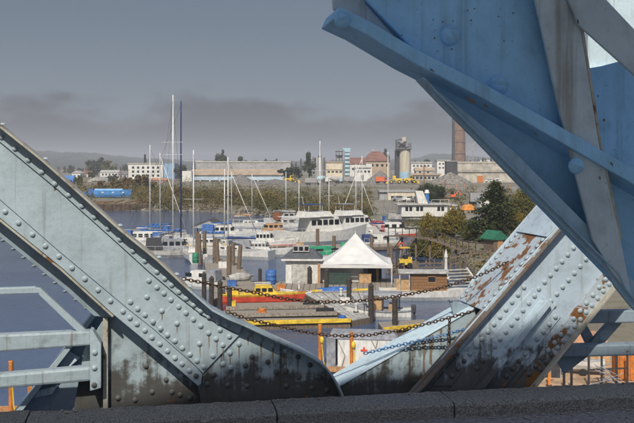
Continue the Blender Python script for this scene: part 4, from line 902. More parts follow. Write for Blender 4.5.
for sy in (-.3, .3): build('wheel', MB().tube((0, sy - .05, .16), (0, sy + .05, .16), .16, .16, 12), BLK, o)
build('frame', MB().bar((-.9, 0, .2), (1.3, 0, .2), .08), ALU, o)
o = thing('scaffold_rack', 'jumbled grey steel tube rack in the yard at the right', 'rack', yz(606, 388) + Vector((0, 0, .12)), R(10)); mb = MB(); 
for i in range(9): build('tube', MB().tube((random.uniform(-.9, -.1), random.uniform(-.3, .3), random.uniform(0, 1.0)), (random.uniform(.1, 1.0), random.uniform(-.3, .3), random.uniform(0, 1.1)), .022, .022, 6), GREY, o)
for x in (-.8, -.2, .5, 1.0): build('upright', MB().bar((x, 0, 0), (x, 0, 1.5), .07), DARKM, o)
build('rail', MB().bar((-.8, 0, .7), (1.0, 0, .7), .06), DARKM, o)
o = thing('orange_container', 'rust orange container wall at the right edge behind the tube rack', 'container', yz(632, 385) + Vector((0, .3, .12)), R(-3)); build('body', MB().box((.3, .5, .55), (1.6, 1.0, 1.1)), ORANGE, o, bevel=.02)
for i in range(7): build('rib', MB().box((-.4 + .23 * i, -.02, .55), (.07, .05, 1.0)), ORANGE, o)
o = thing('tan_barn', 'tan roofed low building behind the white trailer boat', 'building', yz(588, 371) + Vector((0, .8, .12)), R(-4)); build('wall', MB().box((0, .8, .45), (2.6, 1.4, .9)), TAN, o); build('roof', MB().prism([(-1.4, -.1, .9), (1.4, -.1, .9), (1.0, .8, 1.3), (-1.0, .8, 1.3)], (0, .8, .03)), mat('terracotta', (.42, .22, .13), .8, .3, 5), o); build('door', MB().box((-.6, .08, .4), (.6, .06, .7)), DARKM, o)

# timber fences on the bank by the houseboat and further clutter
def fence(label, pts, d, h, nr=3, m=PILEB, name='timber_fence'):
    P = [at(x, y, dd) for (x, y), dd in zip(pts, d)]; c = P[0].copy(); c.z = min(ground(p.x, p.y) for p in P); c.z = max(c.z, .2); o = thing(name, label, 'fence', c)
    for p in P: build('post', MB().bar(p - c + Vector((0, 0, -h)), p - c + Vector((0, 0, .15)), .16), m, o)
    for a, b in zip(P, P[1:]):
        for k in range(nr): build('rail', MB().bar(a - c + Vector((0, -.1, -.1 - k * h / nr)), b - c + Vector((0, -.1, -.1 - k * h / nr)), .06, .14), m, o)
fence('dark timber fence left of the brown houseboat cabin', [(386, 266), (392, 265), (398, 264), (404, 264)], [90, 90, 91, 91], 1.6)
fence('long timber fence on the bank above the white gangway', [(450, 257), (460, 255), (470, 253), (480, 252), (490, 251)], [92, 92, 92, 92, 92], 2.0)
fence('low grey timber fence between houseboat and trestle bushes', [(418, 263), (426, 262), (434, 262), (442, 262)], [92, 92, 92, 92], 1.3)
skiff('upturned dinghy under a pale grey cover on the brown float', 240, 281, 2.4, R(25), LGREY, None, LGREY, pz=.5, fr=.35)
skiff('tiny white tender tied left of the yellow edged pontoon', 216, 323, 2.2, R(100), WHITE, GREY, fr=.35)
def coil(label, px, py, z, m, r=.3):
    p = W(px, py, z); o = thing('rope_coil', label, 'rope', p)
    for k in range(3):
        vs, fs = [], []; rr2 = r * (1 - .14 * k)
        for i in range(12):
            for j in range(5): a, b = 2 * math.pi * i / 12, 2 * math.pi * j / 5; vs.append(((rr2 + .06 * math.cos(b)) * math.cos(a), (rr2 + .06 * math.cos(b)) * math.sin(a), .06 + .1 * k + .06 * math.sin(b)))
        for i in range(12):
            for j in range(5): fs.append((i * 5 + j, i * 5 + (j + 1) % 5, ((i + 1) % 12) * 5 + (j + 1) % 5, ((i + 1) % 12) * 5 + j))
        build('turn', MB().add(vs, fs), m, o, smooth=True)
coil('coil of pale rope on the concrete float', 326, 303, .5, ROPE); coil('coil of dark rope on the brown float', 222, 280, .5, DARKM); coil('coil of orange rope on the middle pontoon', 262, 313, .5, ORANGE); coil('coil of blue rope near the yellow edged pontoon end', 342, 320, .5, BLUE_T)
crate('small white dock box on the brown float behind the piles', 223, 268, .5, (.9, .6, .6), WHITE); crate('grey dock box at the far end of the brown float', 209, 263, .5, (.9, .6, .6), GREY); crate('blue fish crate on the brown float', 232, 286, .5, (.8, .6, .45), BLUE_T); crate('orange fish crate at the left end of the tent dock', 281, 290, .55, (.7, .5, .4), ORANGE); crate('white cool box on the concrete float', 345, 305, .5, (.7, .5, .5), WHITE); crate('yellow crate on the pontoon near the speedboat stern', 232, 307, .5, (.6, .5, .4), YEL); crate('wooden crate on the long back pontoon', 300, 249, .5, (1.0, .7, .8), TAN); crate('green crate on the long back pontoon by the yachts', 344, 248, .5, (.9, .7, .7), GREEN)
for px, py, w in ((299, 289, 'near the hut'), (322, 305, 'on the left of the concrete float'), (356, 312, 'on the right of the concrete float'), (341, 296, 'beside the blue tarpaulin boat')):
    p = W(px, py, .5); o = thing('mooring_bollard', 'short white mooring bollard ' + w, 'bollard', p, 0, 'white dock bollards'); build('shaft', MB().lathe([(.12, 0), (.09, .1), (.09, .5), (.14, .56), (.12, .66)], n=10), WHITE, o); build('base', MB().box((0, 0, .03), (.36, .36, .06)), DARKM, o)

# ------------------------------------------------------------------ vegetation
def leaf_mat(name, c1, c2, c3, sc=0.25):
    m, t, b = nodes(name)
    f = noise(t, sc, 4, 0.6); g = noise(t, sc * 9, 3, 0.6)
    k = mixc(t, ramp(t, f, 0.36, 0.64), c1, c2); k = mixc(t, ramp(t, g, 0.42, 0.68), k, c3, 0.8)
    t.links.new(k, b.inputs['Base Color']); b.inputs['Roughness'].default_value = 0.75; b.inputs['Specular IOR Level'].default_value = 0.2
    return m
LF_DARK = leaf_mat('leaf_dark', (.020, .032, .012), (.040, .055, .018), (.060, .070, .022), 5)
LF_OLIVE = leaf_mat('leaf_olive', (.055, .062, .016), (.10, .10, .022), (.16, .13, .03), 5)
LF_GOLD = leaf_mat('leaf_gold', (.13, .105, .018), (.23, .155, .022), (.09, .085, .02), 5)
LF_RUST = leaf_mat('leaf_rust', (.10, .06, .022), (.16, .095, .03), (.07, .065, .022), 5)
LF_FAR = leaf_mat('leaf_far', (.035, .045, .022), (.055, .062, .028), (.075, .072, .03), 5)
LF_SCRUB = leaf_mat('leaf_scrub', (.055, .06, .02), (.13, .088, .03), (.155, .13, .03), .07)
BARK = mat('bark', (.09, .07, .05), .95, .4, 6)
def quad(vs, fs, c, s, rnd, up=0.0):
    n = Vector((rnd.gauss(0, 1), rnd.gauss(0, 1), rnd.gauss(0, 1) + up)).normalized(); a = n.orthogonal().normalized(); a.rotate(Matrix.Rotation(rnd.uniform(0, 6.28), 3, n)); b = n.cross(a)
    o = len(vs); e = s * rnd.uniform(.6, 1.3); g = e * rnd.uniform(.5, .9)
    vs += [tuple(c - a * e), tuple(c + b * g), tuple(c + a * e), tuple(c - b * g)]; fs.append((o, o + 1, o + 2, o + 3))
def broad_mesh(seed, clumps=30, per=48, leaf=.045):
    rnd = random.Random(seed); vs, fs = [], []
    for i in range(clumps):
        while True:
            p = Vector((rnd.uniform(-1, 1), rnd.uniform(-1, 1), rnd.uniform(-1, 1)))
            if .25 < p.length < 1: break
        c = Vector((p.x * .40, p.y * .40, .58 + p.z * .34)); r = rnd.uniform(.08, .17)
        for k in range(per):
            d = Vector((rnd.gauss(0, 1), rnd.gauss(0, 1), rnd.gauss(0, .8))); d = d.normalized() * r * rnd.uniform(.55, 1.05)
            quad(vs, fs, c + d, leaf, rnd, .5)
    m = bpy.data.meshes.new('crown'); m.from_pydata(vs, [], fs); return m
def conifer_mesh(seed, tiers=26, leaf=.022, rad=.34, dens=1.0):
    rnd = random.Random(seed); vs, fs = [], []
    for i in range(tiers):
        z = .10 + .88 * i / tiers; R0 = rad * (1 - z ** 1.6) ** .8 * rnd.uniform(.7, 1.2) + .02
        for k in range(int(7 + 5 * (1 - z))):
            a = rnd.uniform(0, 6.28); L = R0 * rnd.uniform(.55, 1.15); steps = max(3, int(L / .02 * dens))
            for q in range(steps):
                t = q / steps; rr_ = L * t; droop = .10 * t * t - .03 * t
                for _ in range(3):
                    w = .03 * (1 - t * .5)
                    quad(vs, fs, Vector((math.cos(a) * rr_ + rnd.gauss(0, w), math.sin(a) * rr_ + rnd.gauss(0, w), z - droop + rnd.gauss(0, .008))), leaf, rnd, 1.2)
    m = bpy.data.meshes.new('crown'); m.from_pydata(vs, [], fs); return m
def trunk_mesh(h=.6, r=.03, seed=0):
    rnd = random.Random(seed); mb = MB().tube((0, 0, -.03), (0, 0, h * .5), r, r * .75, 7).tube((0, 0, h * .5), (.01, 0, h), r * .75, r * .3, 6)
    for i in range(5):
        a = rnd.uniform(0, 6.28); mb.tube((0, 0, h * (.4 + .1 * i)), (math.cos(a) * .24, math.sin(a) * .24, h * (.65 + .13 * i)), r * .45, r * .12, 5)
    return mb.mesh('trunk')
def var(mesh, m):
    c = mesh.copy(); c.materials.clear(); c.materials.append(m); return c
B_FAR = [broad_mesh(s, 26, 34, .055) for s in (1, 2, 3)]; B_NEAR = [broad_mesh(s, 64, 90, .024) for s in (11, 12, 13)]
C_NEAR = var(conifer_mesh(5, 30, .015, .36, 1.6), LF_DARK); C_FAR = var(conifer_mesh(6, 14, .035, .26, .5), LF_FAR)
TRK = trunk_mesh(); TRK.materials.append(BARK)
LIB = {}
def crown(kind, m, i):
    k = (kind, m.name, i)
    if k not in LIB: LIB[k] = var((B_NEAR if kind == 'near' else B_FAR)[i % 3], m)
    return LIB[k]
def tree(label, px, y0, y1, wpx, d, kind, m=None, group=None, i=0, name='tree', cat='tree'):
    a = at(px, y0, d); z0 = min(ground(a.x, a.y), a.z) if kind != 'float' else a.z
    zt = CZ - (y1 - HY) / F * d; h = max(zt - z0, 1.0); w = wpx / F * d
    o = thing(name, label, cat, (a.x, a.y, z0), (i * 1.7) % 6.28, group)
    me = C_NEAR if kind == 'conifer' else C_FAR if kind == 'farfir' else crown(kind, m, i)
    wd = .7 if 'fir' in kind or kind == 'conifer' else .92
    o.scale = (w / wd, w / wd, h / .96)
    build('trunk', TRK, BARK, o); build('crown', me, m or LF_DARK, o); return o
tree('broad dark conifer with layered boughs right of the golden bushes', 495, 248, 181, 62, 112, 'conifer')
tree('golden autumn bush left of the dark conifer, largest of them', 453, 248, 206, 28, 118, 'near', LF_GOLD, 'shore bushes', 0, 'bush', 'bush')
tree('olive bush at the foot of the dark conifer', 471, 252, 220, 24, 114, 'near', LF_OLIVE, 'shore bushes', 1, 'bush', 'bush')
tree('small golden bush in front of the white deckhouse', 431, 246, 211, 22, 122, 'near', LF_GOLD, 'shore bushes', 2, 'bush', 'bush')
tree('olive bush between the two golden bushes behind the trestle', 442, 248, 219, 20, 121, 'near', LF_OLIVE, 'shore bushes', 1, 'bush', 'bush')
tree('green bush under the trestle beside the lift truck', 421, 264, 236, 30, 110, 'near', LF_OLIVE, 'shore bushes', 0, 'bush', 'bush')
tree('yellow green bush under the middle of the trestle', 440, 268, 238, 30, 108, 'near', LF_GOLD, 'shore bushes', 2, 'bush', 'bush')
tree('olive bush under the right end of the trestle', 459, 268, 246, 28, 106, 'near', LF_OLIVE, 'shore bushes', 1, 'bush', 'bush')
tree('brownish bush at the girder edge below the green roofed hut', 478, 276, 255, 26, 100, 'near', LF_RUST, 'shore bushes', 0, 'bush', 'bush')
tree('round dark bush right of the cream container', 432, 208, 182, 30, 225, 'near', LF_DARK, None, 2, 'bush', 'bush')
tree('pale olive tree partly behind the blue overhead girder', 522, 230, 188, 28, 135, 'near', LF_OLIVE, None, 0)
tree('golden shrub low right of the dark conifer', 517, 244, 208, 20, 118, 'near', LF_GOLD, None, 2, 'bush', 'bush')
tree('tall dark tree just left of the white cement silo', 309, 180, 153, 15, 440, 'far', LF_DARK, None, 0)
tree('wide dark tree at the right end of the warehouse', 290, 180, 166, 26, 430, 'far', LF_DARK, None, 1)
tree('dark tree rising above the warehouse roof', 221, 170, 149, 12, 560, 'far', LF_FAR, None, 2)
tree('low rounded tree top above the warehouse roof middle', 241, 170, 157, 14, 600, 'far', LF_FAR, None, 0)
tree('rust brown autumn tree in front of the white apartment block', 139, 197, 173, 26, 330, 'far', LF_RUST, None, 1)
tree('brown autumn tree left of the one before the apartment block', 121, 197, 177, 22, 325, 'far', LF_RUST, None, 2)
tree('olive tree right of the blue boat hull', 154, 200, 182, 18, 300, 'far', LF_OLIVE, None, 0)
tree('small yellowish tree by the blue roofed shed', 79, 190, 174, 9, 330, 'far', LF_OLIVE, None, 1)
tree('big rounded dark tree on the skyline at the left', 97, 176, 157, 24, 700, 'far', LF_FAR, None, 2)
tree('lighter rounded tree right of the big skyline tree', 109, 176, 161, 16, 690, 'far', LF_OLIVE, None, 0)
tree('dark fir peeping over the apartment block roof', 145, 168, 154, 8, 560, 'farfir')
tree('dark tree between apartment block and warehouse', 181, 184, 164, 15, 470, 'far', LF_FAR, None, 1)
tree('dark tree beside the brown pyramid roof of the plant', 384, 168, 148, 12, 560, 'far', LF_FAR, None, 2)
rt = random.Random(21); cnt = {}; ORD = ('first', 'second', 'third', 'fourth', 'fifth', 'sixth', 'seventh', 'eighth', 'ninth', 'tenth', 'eleventh', 'twelfth', 'thirteenth', 'fourteenth', 'fifteenth')
far_sp = [(46 + 6.2 * i, rt.uniform(163, 169)) for i in range(15)] + [(266 + 5 * i, rt.uniform(158, 164)) for i in range(8)] + [(152 + 7 * i, rt.uniform(163, 167)) for i in range(5)] + [(415 + 6 * i, rt.uniform(159, 164)) for i in range(6)] + [(470 + 7 * i, rt.uniform(157, 163)) for i in range(8)]
for i, (x, y) in enumerate(far_sp):
    fir = rt.random() < .35
    seg = 'above the town' if x < 148 else 'behind the apartment block' if x < 200 else 'right of the warehouse' if x < 320 else 'behind the white sheds' if x < 455 else 'right of the chimney'
    kd = 'fir' if fir else 'rounded tree'; cnt[(kd, seg)] = cnt.get((kd, seg), 0) + 1
    tree('hazy ' + kd + ', ' + ORD[cnt[(kd, seg)] - 1] + ' from left in the tree line ' + seg, x, 176, y, rt.uniform(6, 12) * (.7 if fir else 1), rt.uniform(760, 950), 'farfir' if fir else 'far', LF_FAR, 'far tree line firs' if fir else 'far tree line broadleaf trees', i)
for (x, y0, y1, w, d, m, lab) in ((205, 206, 190, 22, 250, LF_OLIVE, 'olive bush on the far bank below the warehouse left end'), (232, 207, 192, 20, 240, LF_RUST, 'brown bush on the far bank behind the close set masts'), (268, 210, 192, 24, 225, LF_GOLD, 'yellow green bush on the far bank below the gravel heap'), (248, 208, 194, 20, 232, LF_OLIVE, 'olive bush on the far bank left of the yellow green one'), (182, 206, 186, 20, 262, LF_RUST, 'brown bush on the far bank behind the tallest mast'), (300, 210, 196, 20, 220, LF_OLIVE, 'olive bush on the far bank left of the tall thin mast'), (345, 212, 197, 20, 215, LF_OLIVE, 'olive bush on the far bank above the right yacht'), (68, 192, 180, 14, 330, LF_RUST, 'brown bush below the blue roofed shed'), (102, 192, 181, 18, 320, LF_RUST, 'brown bush above the long blue hull'), (113, 184, 174, 12, 430, LF_FAR, 'dark small tree beside the pale house'), (92, 180, 170, 9, 520, LF_FAR, 'dark small tree beside the cream house')):
    tree(lab, x, y0, y1, w, d, 'near' if d < 300 else 'far', m, 'bushes on the far bank', int(x) % 3, 'bush', 'bush')
# scrub along the far shore: nobody could count it
rs = random.Random(9); vs, fs = [], []
for i in range(1900):
    px = rs.uniform(60, 372) if i < 1500 else rs.uniform(-250, 60); d = d_shore(px) + (abs(rs.gauss(0, 1)) * 75 + 4 if rs.random() < .8 else rs.uniform(4, 12))
    x = (px - CX) / F * d; z = ground(x, d); r = rs.uniform(.6, 1.0) ** 1 * rs.choice((.7, 1.0, 1.5, 2.4)) * (1.15 if px < 270 else .85)
    if 90 < px < 132 and d < 264: continue
    if px < 60: r *= 1.5
    for k in range(int(18 + 26 * r)):
        q = Vector((rs.gauss(0, .6) * r, rs.gauss(0, .6) * r, abs(rs.gauss(0, .55)) * r * 1.15))
        quad(vs, fs, Vector((x, d, z)) + q, .19, rs, .6)
for i in range(420):
    px = rs.uniform(400, 540) if i < 260 else rs.uniform(540, 780); ds = d_shore(px); d = ds + abs(rs.gauss(0, 1)) * 12 + 1.5 if rs.random() < .6 and px < 500 else rs.uniform(170, 340)
    x = (px - CX) / F * d; z = ground(x, d); r = rs.uniform(.4, 1.0) * (1 if d < 160 else 1.6)
    for k in range(34): quad(vs, fs, Vector((x + rs.gauss(0, .7) * r, d + rs.gauss(0, .7) * r, z + abs(rs.gauss(0, .5)) * r)), .13 if d < 160 else .3, rs, .6)
me = bpy.data.meshes.new('scrub'); me.from_pydata(vs, [], fs)
o = stuff(build('scrub', me, LF_SCRUB)); tag(o, 'dry brown and olive scrub covering the far bank', 'scrub')
# riprap stones on the shore line
vs, fs = [], []; rk = MB()
for i in range(1300):
    px = rs.uniform(30, 470); d = d_shore(px) * rs.uniform(.99, 1.028); x = (px - CX) / F * d; r = rs.uniform(.25, .6) * (1 if px < 380 else .6)
    c = Vector((x, d, ground(x, d) + .1)); rk.add([c + Vector((rs.uniform(.6, 1.2) * r * a, rs.uniform(.6, 1.2) * r * b, rs.uniform(.5, 1.0) * r * e)) for a, b, e in ((1, 0, 0), (-1, 0, 0), (0, 1, 0), (0, -1, 0), (0, 0, 1), (0, 0, -1))], [(0, 2, 4), (2, 1, 4), (1, 3, 4), (3, 0, 4), (2, 0, 5), (1, 2, 5), (3, 1, 5), (0, 3, 5)])
o = stuff(build('shore_stones', rk, mat('riprap', (.13, .11, .09), .95, .5, .6))); tag(o, 'brown grey stones along the waterline of the far bank', 'stones')

# ------------------------------------------------------------------ hills
prof = [(-500, 160), (-100, 157), (0, 152), (40, 152), (75, 153.5), (100, 155), (130, 158.5), (200, 161), (300, 161), (380, 160), (418, 159), (430, 154.5), (445, 153.5), (458, 155), (480, 158), (530, 157), (700, 155), (1100, 160)]
hv, hf = [], []; hr = random.Random(4); ncol = 0
DD = [1500, 1800, 2200, 2500, 3000, 3400]
px = -500
while px <= 1100:
    y = interp(px, prof) + (hr.uniform(-2.2, .5) if 0 < px < 140 else hr.uniform(-.9, .4))
    for j, d in enumerate(DD):
        zt = 9.3 + (CZ + (HY - y) / F * 2500 - 9.3) * (0, .30, .72, 1.0, .8, 0)[j] + (hr.uniform(-2, 2) if 0 < j < 5 else 0)
        hv.append(((px - CX) / F * 2500 * (.8 + .2 * d / 2500), d, zt - (1.5 if j in (0, 5) else 0)))
    ncol += 1; px += 2.5
for i in range(ncol - 1):
    for j in range(5): hf.append((i * 6 + j, (i + 1) * 6 + j, (i + 1) * 6 + j + 1, i * 6 + j + 1))
struct(build('hills', MB().add(hv, hf), mat('forest_far', (.045, .055, .035), .95, .5, .03)))

# ------------------------------------------------------------------ buildings far side
GREYC = mat('grey_cladding', (.30, .30, .30), .8, .15, .4); TANR = mat('tan_roof', (.40, .31, .22), .8, .2, .3); PBLUE = mat('pale_blue_wall', (.42, .52, .60), .8, .15, .3); CONCP = mat('pale_concrete', (.42, .39, .33), .9, .3, .35, bumps=.4)
BRICKC = mat('chimney_brick', (.21, .135, .10), .9, .25, .4); REDBR = mat('red_brown_roof', (.20, .10, .075), .85, .25, .4); SILO = mat('silo_cream', (.50, .45, .35), .85, .2, .3, stretch=(3, 3, .3)); SILOG = mat('silo_grey', (.36, .36, .35), .85, .2, .3, stretch=(3, 3, .3))
GRAVEL = mat('gravel', (.17, .16, .15), .95, .4, 1.2, bumps=.8); CYAN = mat('pale_cyan_steel', (.36, .52, .58), .7, .2, .6); DKGREY = mat('dark_bunker', (.06, .062, .065), .9, .3, .5); HWHITE = mat('house_white', (.62, .61, .58), .85, .12, .4); HGREY = mat('house_grey', (.30, .30, .30), .85, .2, .4); ROOFG = mat('roof_grey', (.16, .16, .17), .85, .25, .5)
class Bd:
    """a building whose front stands d metres away; boxes are given as photo rows/columns on that front"""
    def __init__(s, name, label, cat, px, d, rz=0.0):
        s.d = d; x = (px - CX) / F * d; s.z = ground(x, d); s.x = x; s.o = thing(name, label, cat, (x, d, s.z - .3), rz)
    def c(s, x, y): return (x - CX) / F * s.d - s.x, CZ - (y - HY) / F * s.d - s.z + .3
    def box(s, part, x0, y0, x1, y1, m, near=0.0, depth=10.0, parent=None, foot=False):
        a, b = s.c(x0, y0), s.c(x1, y1); zb = 0.0 if foot else b[1]
        return build(part, MB().box(((a[0] + b[0]) / 2, near + depth / 2, (a[1] + zb) / 2), (b[0] - a[0], depth, a[1] - zb)), m, parent or s.o)
    def win(s, rects, parent, near=0.0, m=None):
        for r in rects: s.box('window', *r, m or GLASS, near - .08, .16, parent)
    def gable(s, part, x0, y0, x1, y1, m, near=-.4, depth=10.0, along=True):
        a, b = s.c(x0, y0), s.c(x1, y1)
        if along:   # ridge parallel to the front: a slope faces the viewer
            pts = [(a[0], near, b[1]), (a[0], near + depth / 2, a[1]), (a[0], near + depth, b[1])]; e = (b[0] - a[0], 0, 0)
        else:
            pts = [(a[0], near, b[1]), ((a[0] + b[0]) / 2, near, a[1]), (b[0], near, b[1])]; e = (0, depth, 0)
        return build(part, MB().prism(pts, e), m, s.o)
    def tank(s, part, x0, y0, x1, y1, m, near=0.0, parent=None, taper=1.0, foot=False):
        a, b = s.c(x0, y0), s.c(x1, y1); r = (b[0] - a[0]) / 2; zb = 0 if foot else b[1]
        return build(part, MB().lathe([(r, zb), (r * taper, a[1])], ((a[0] + b[0]) / 2, near + r, 0), 24), m, parent or s.o, smooth=False)
# apartments and small houses
b = Bd('apartment_block', 'white three storey apartment block with a blue end wing', 'building', 145, 520)
w = b.box('wall', 128, 164, 163, 180, HWHITE, foot=True, depth=14); b.box('roof', 127.5, 163, 163.5, 164, LGREY, -.4, 14.8); b.box('blue_wing', 163, 163.3, 174, 180, mat('blue_wing', (.22, .34, .48), .8, .15, .4), 1.5, 12, foot=True)
b.win([(132 + 5 * i, y, 134.2 + 5 * i, y + 2.2) for i in range(6) for y in (166.5, 170.5, 174.5)], w)
b = Bd('low_house', 'low pinkish house with terracotta roof before the apartment block', 'house', 158, 430); w = b.box('wall', 151, 180, 166, 185, mat('pink_wall', (.42, .28, .22), .85, .2, .4), foot=True, depth=8); b.gable('roof', 150, 178, 167, 180.2, mat('terracotta', (.42, .22, .13)), depth=8.8); b.win([(153, 181.5, 155, 183.5), (158, 181.5, 160, 183.5), (163, 181.5, 165, 183.5)], w)
b = Bd('house', 'narrow white gabled house at the left of the town', 'house', 77, 560); w = b.box('wall', 72, 173, 80.5, 180, HWHITE, foot=True); b.gable('roof', 71.5, 170.5, 81, 173.2, LGREY, along=False); b.win([(74, 175, 75.5, 177), (77.5, 175, 79, 177)], w)
b = Bd('blue_shed', 'shed with bright blue roof beside the girder at the left', 'shed', 67, 400); b.box('wall', 62, 182, 72, 188, HGREY, foot=True, depth=6); b.gable('roof', 61, 175.5, 73, 182, mat('blue_roof', (.06, .17, .42), .7, .2, .5), depth=7); b.box('door', 65, 183.5, 69, 188, DKGREY, -.1, .2)
b = Bd('arched_hall', 'white hall with curved roof left of the autumn trees', 'hall', 95, 440)
pts = [b.c(86 + 19 * i / 10, 186 - 8.5 * math.sin(math.pi * (0.12 + .76 * i / 10))) for i in range(11)]
build('roof', MB().prism([(q[0], 0, q[1]) for q in pts] + [(pts[-1][0], 0, 0), (pts[0][0], 0, 0)], (0, 14, 0)), LGREY, b.o); b.box('door', 92, 181, 98, 187, DKGREY, -.1, .2)
b = Bd('house', 'long white house under the skyline trees', 'house', 108, 620); w = b.box('wall', 100, 172.3, 118, 178, HWHITE, foot=True); b.gable('roof', 99.5, 170, 118.5, 172.5, LGREY); b.win([(102 + 3.4 * i, 173.6, 103.6 + 3.4 * i, 175.4) for i in range(5)], w)
b = Bd('house', 'grey house between long white house and apartment block', 'house', 123, 600); w = b.box('wall', 118.5, 174, 127.5, 180, HGREY, foot=True); b.gable('roof', 118, 171, 128, 174.2, ROOFG); b.win([(120, 175.3, 121.8, 177), (124, 175.3, 125.8, 177)], w)
b = Bd('house', 'cream house behind the small yellowish tree', 'house', 87, 610); w = b.box('wall', 82, 173.6, 92, 180, CREAM, foot=True); b.gable('roof', 81.5, 171, 92.5, 173.8, REDBR); b.win([(84, 175, 86, 177), (88, 175, 90, 177)], w)
b = Bd('house', 'pale house hidden low behind the brown autumn trees', 'house', 112, 470); w = b.box('wall', 106, 180, 118, 186, HWHITE, foot=True, depth=8); b.gable('roof', 105.5, 177.5, 118.5, 180.2, LGREY, depth=8.8); b.win([(108, 181.5, 110, 183), (113, 181.5, 115, 183)], w)
# long warehouse
b = Bd('warehouse', 'long grey warehouse with tan lower roof and pale blue wall', 'warehouse', 240, 450)
u = b.box('upper_wall', 193, 162.2, 290, 170, GREYC, 12, 20); b.box('upper_roof', 192.5, 161, 290.5, 162.3, LGREY, 11.6, 20.8)
for i in range(24): b.box('cladding_panel', 193 + 4.05 * i, 162.6, 196.8 + 4.05 * i, 169.6, GREYC, 11.88, .14, u)
for i in range(4): b.box('vent', 206 + 21 * i, 164, 209 + 21 * i, 167.5, HGREY, 11.7, .3, u)
a0, a1 = b.c(189, 169.3), b.c(296, 174.2)
build('lower_roof', MB().prism([(a0[0], -.8, a1[1]), (a0[0], 12, a0[1]), (a0[0], 12, a0[1] - .5), (a0[0], -.8, a1[1] - .5)], (a1[0] - a0[0], 0, 0)), TANR, b.o)
lw = b.box('lower_wall', 190, 175, 288, 180.3, PBLUE, 0, .3); 
for i in range(20): b.box('panel', 190.3 + 4.88 * i, 175.2, 194.7 + 4.88 * i, 180.2, PBLUE, -.1, .12, lw)
b.box('back_wall', 190, 175, 288, 184, DKGREY, 9, .4, foot=True)
for i in range(11): b.box('column', 190 + 9.6 * i, 180, 191.6 + 9.6 * i, 184, HWHITE, 0, .7, foot=True)
b.box('annex', 183, 171, 192.5, 182, HWHITE, -3, 9, foot=True)
# gravel heaps
def heap(label, x0, x1, yt, d, m, yb=None, seed=0):
    rnd = random.Random(seed); cx = (x0 + x1) / 2; x = (cx - CX) / F * d; z0 = ground(x, d) - .3; Rr = (x1 - x0) / 2 / F * d; H = CZ - (yt - HY) / F * d - z0
    o = thing('gravel_heap', label, 'gravel heap', (x, d, z0)); vs = []; fs = []
    for j in range(9):
        for i in range(28):
            a = 2 * math.pi * i / 28; q = j / 8; r = Rr * q * (1 + .10 * math.sin(3 * a + seed) + rnd.uniform(-.04, .04)); vs.append((r * math.cos(a), r * math.sin(a) * .8, H * (1 - q) ** .95 + rnd.uniform(-.03, .03) * H * (1 if 0 < j < 8 else 0)))
    for j in range(8):
        for i in range(28): fs.append((j * 28 + i, j * 28 + (i + 1) % 28, (j + 1) * 28 + (i + 1) % 28, (j + 1) * 28 + i))
    build('mound', MB().add(vs, fs), m, o, smooth=True); return o
heap('steep grey gravel heap in front of the warehouse middle', 224, 256, 173.5, 405, GRAVEL, seed=1)
heap('long low grey gravel heap before the warehouse right end', 246, 304, 179, 395, GRAVEL, seed=2)
heap('dark grey gravel heap left of the cream silo', 364, 396, 170.5, 420, GRAVEL, seed=3)
heap('rocky brown heap below the dark bunker', 428, 474, 172, 405, mat('rock_heap', (.20, .18, .155), .95, .5, .9, bumps=.9), seed=4)
# cement plant
b = Bd('cement_silo', 'plain white cylindrical silo at the left of the cement plant', 'silo', 320, 470); t_ = b.tank('shell', 315, 158, 325, 180, SILOG, foot=True); b.tank('roof', 314.6, 157.3, 325.4, 158, LGREY); b.tank('hatch', 318, 155.8, 321, 157.3, DKGREY, 3)
b.box('ladder', 323.6, 158, 324.1, 178, DKGREY, -.2, .3)
b = Bd('batch_plant', 'tan block of the cement plant with conveyor frames on its roof', 'plant building', 334, 475); w = b.box('wall', 326, 162.5, 342.5, 180, CREAM, foot=True, depth=12); b.box('roof', 325.5, 161.6, 343, 162.6, TANR, -.4, 12.8); b.win([(327.5 + 4 * i, 171, 330 + 4 * i, 172.6) for i in range(4)], w); b.box('band', 326, 169.2, 342.5, 170, TANR, -.25, .2)
for x in (336, 339, 342): b.box('frame_post', x, 151, x + .6, 161.7, DKGREY, 2, .4)
b.box('frame_beam', 335.5, 155, 343, 156, DKGREY, 2, .5); b.box('frame_beam', 335.5, 151, 343, 151.8, DKGREY, 2, .5); b.box('hopper', 337, 156, 342, 160.5, HGREY, 3, 3)
b = Bd('lift_tower', 'slim pale blue elevator tower with overhanging hood', 'tower', 347.5, 470); b.box('shaft', 345, 152, 349.6, 180, CYAN, foot=True, depth=3); a0, a1 = b.c(342, 148), b.c(350.4, 152.2)
build('hood', MB().prism([(a0[0], -.5, a0[1]), (a1[0], -.5, a0[1]), (a1[0], -.5, a1[1]), (a0[0] + 1.8, -.5, a1[1])], (0, 4, 0)), CYAN, b.o)
for i in range(6): b.box('landing', 344.4, 155 + 4 * i, 350, 155.5 + 4 * i, HGREY, -.7, 4)
b = Bd('plant_hall', 'red brown roofed hall of the cement plant behind the tower', 'plant building', 357, 500); w = b.box('wall', 350, 164, 372, 180, HWHITE, foot=True, depth=14); b.gable('roof', 349.5, 157.5, 366, 164.2, REDBR, depth=15); b.win([(352 + 4 * i, 168, 354 + 4 * i, 170) for i in range(5)], w)
b = Bd('plant_hall', 'brown pyramid roofed plant building on the rise left of the cream silo', 'plant building', 375, 520)
w = b.box('wall', 364, 161, 390, 178, TANR, foot=True, depth=14); p0, p1 = b.c(363, 151), b.c(391, 161.2); mx = b.c(372, 150)[0]
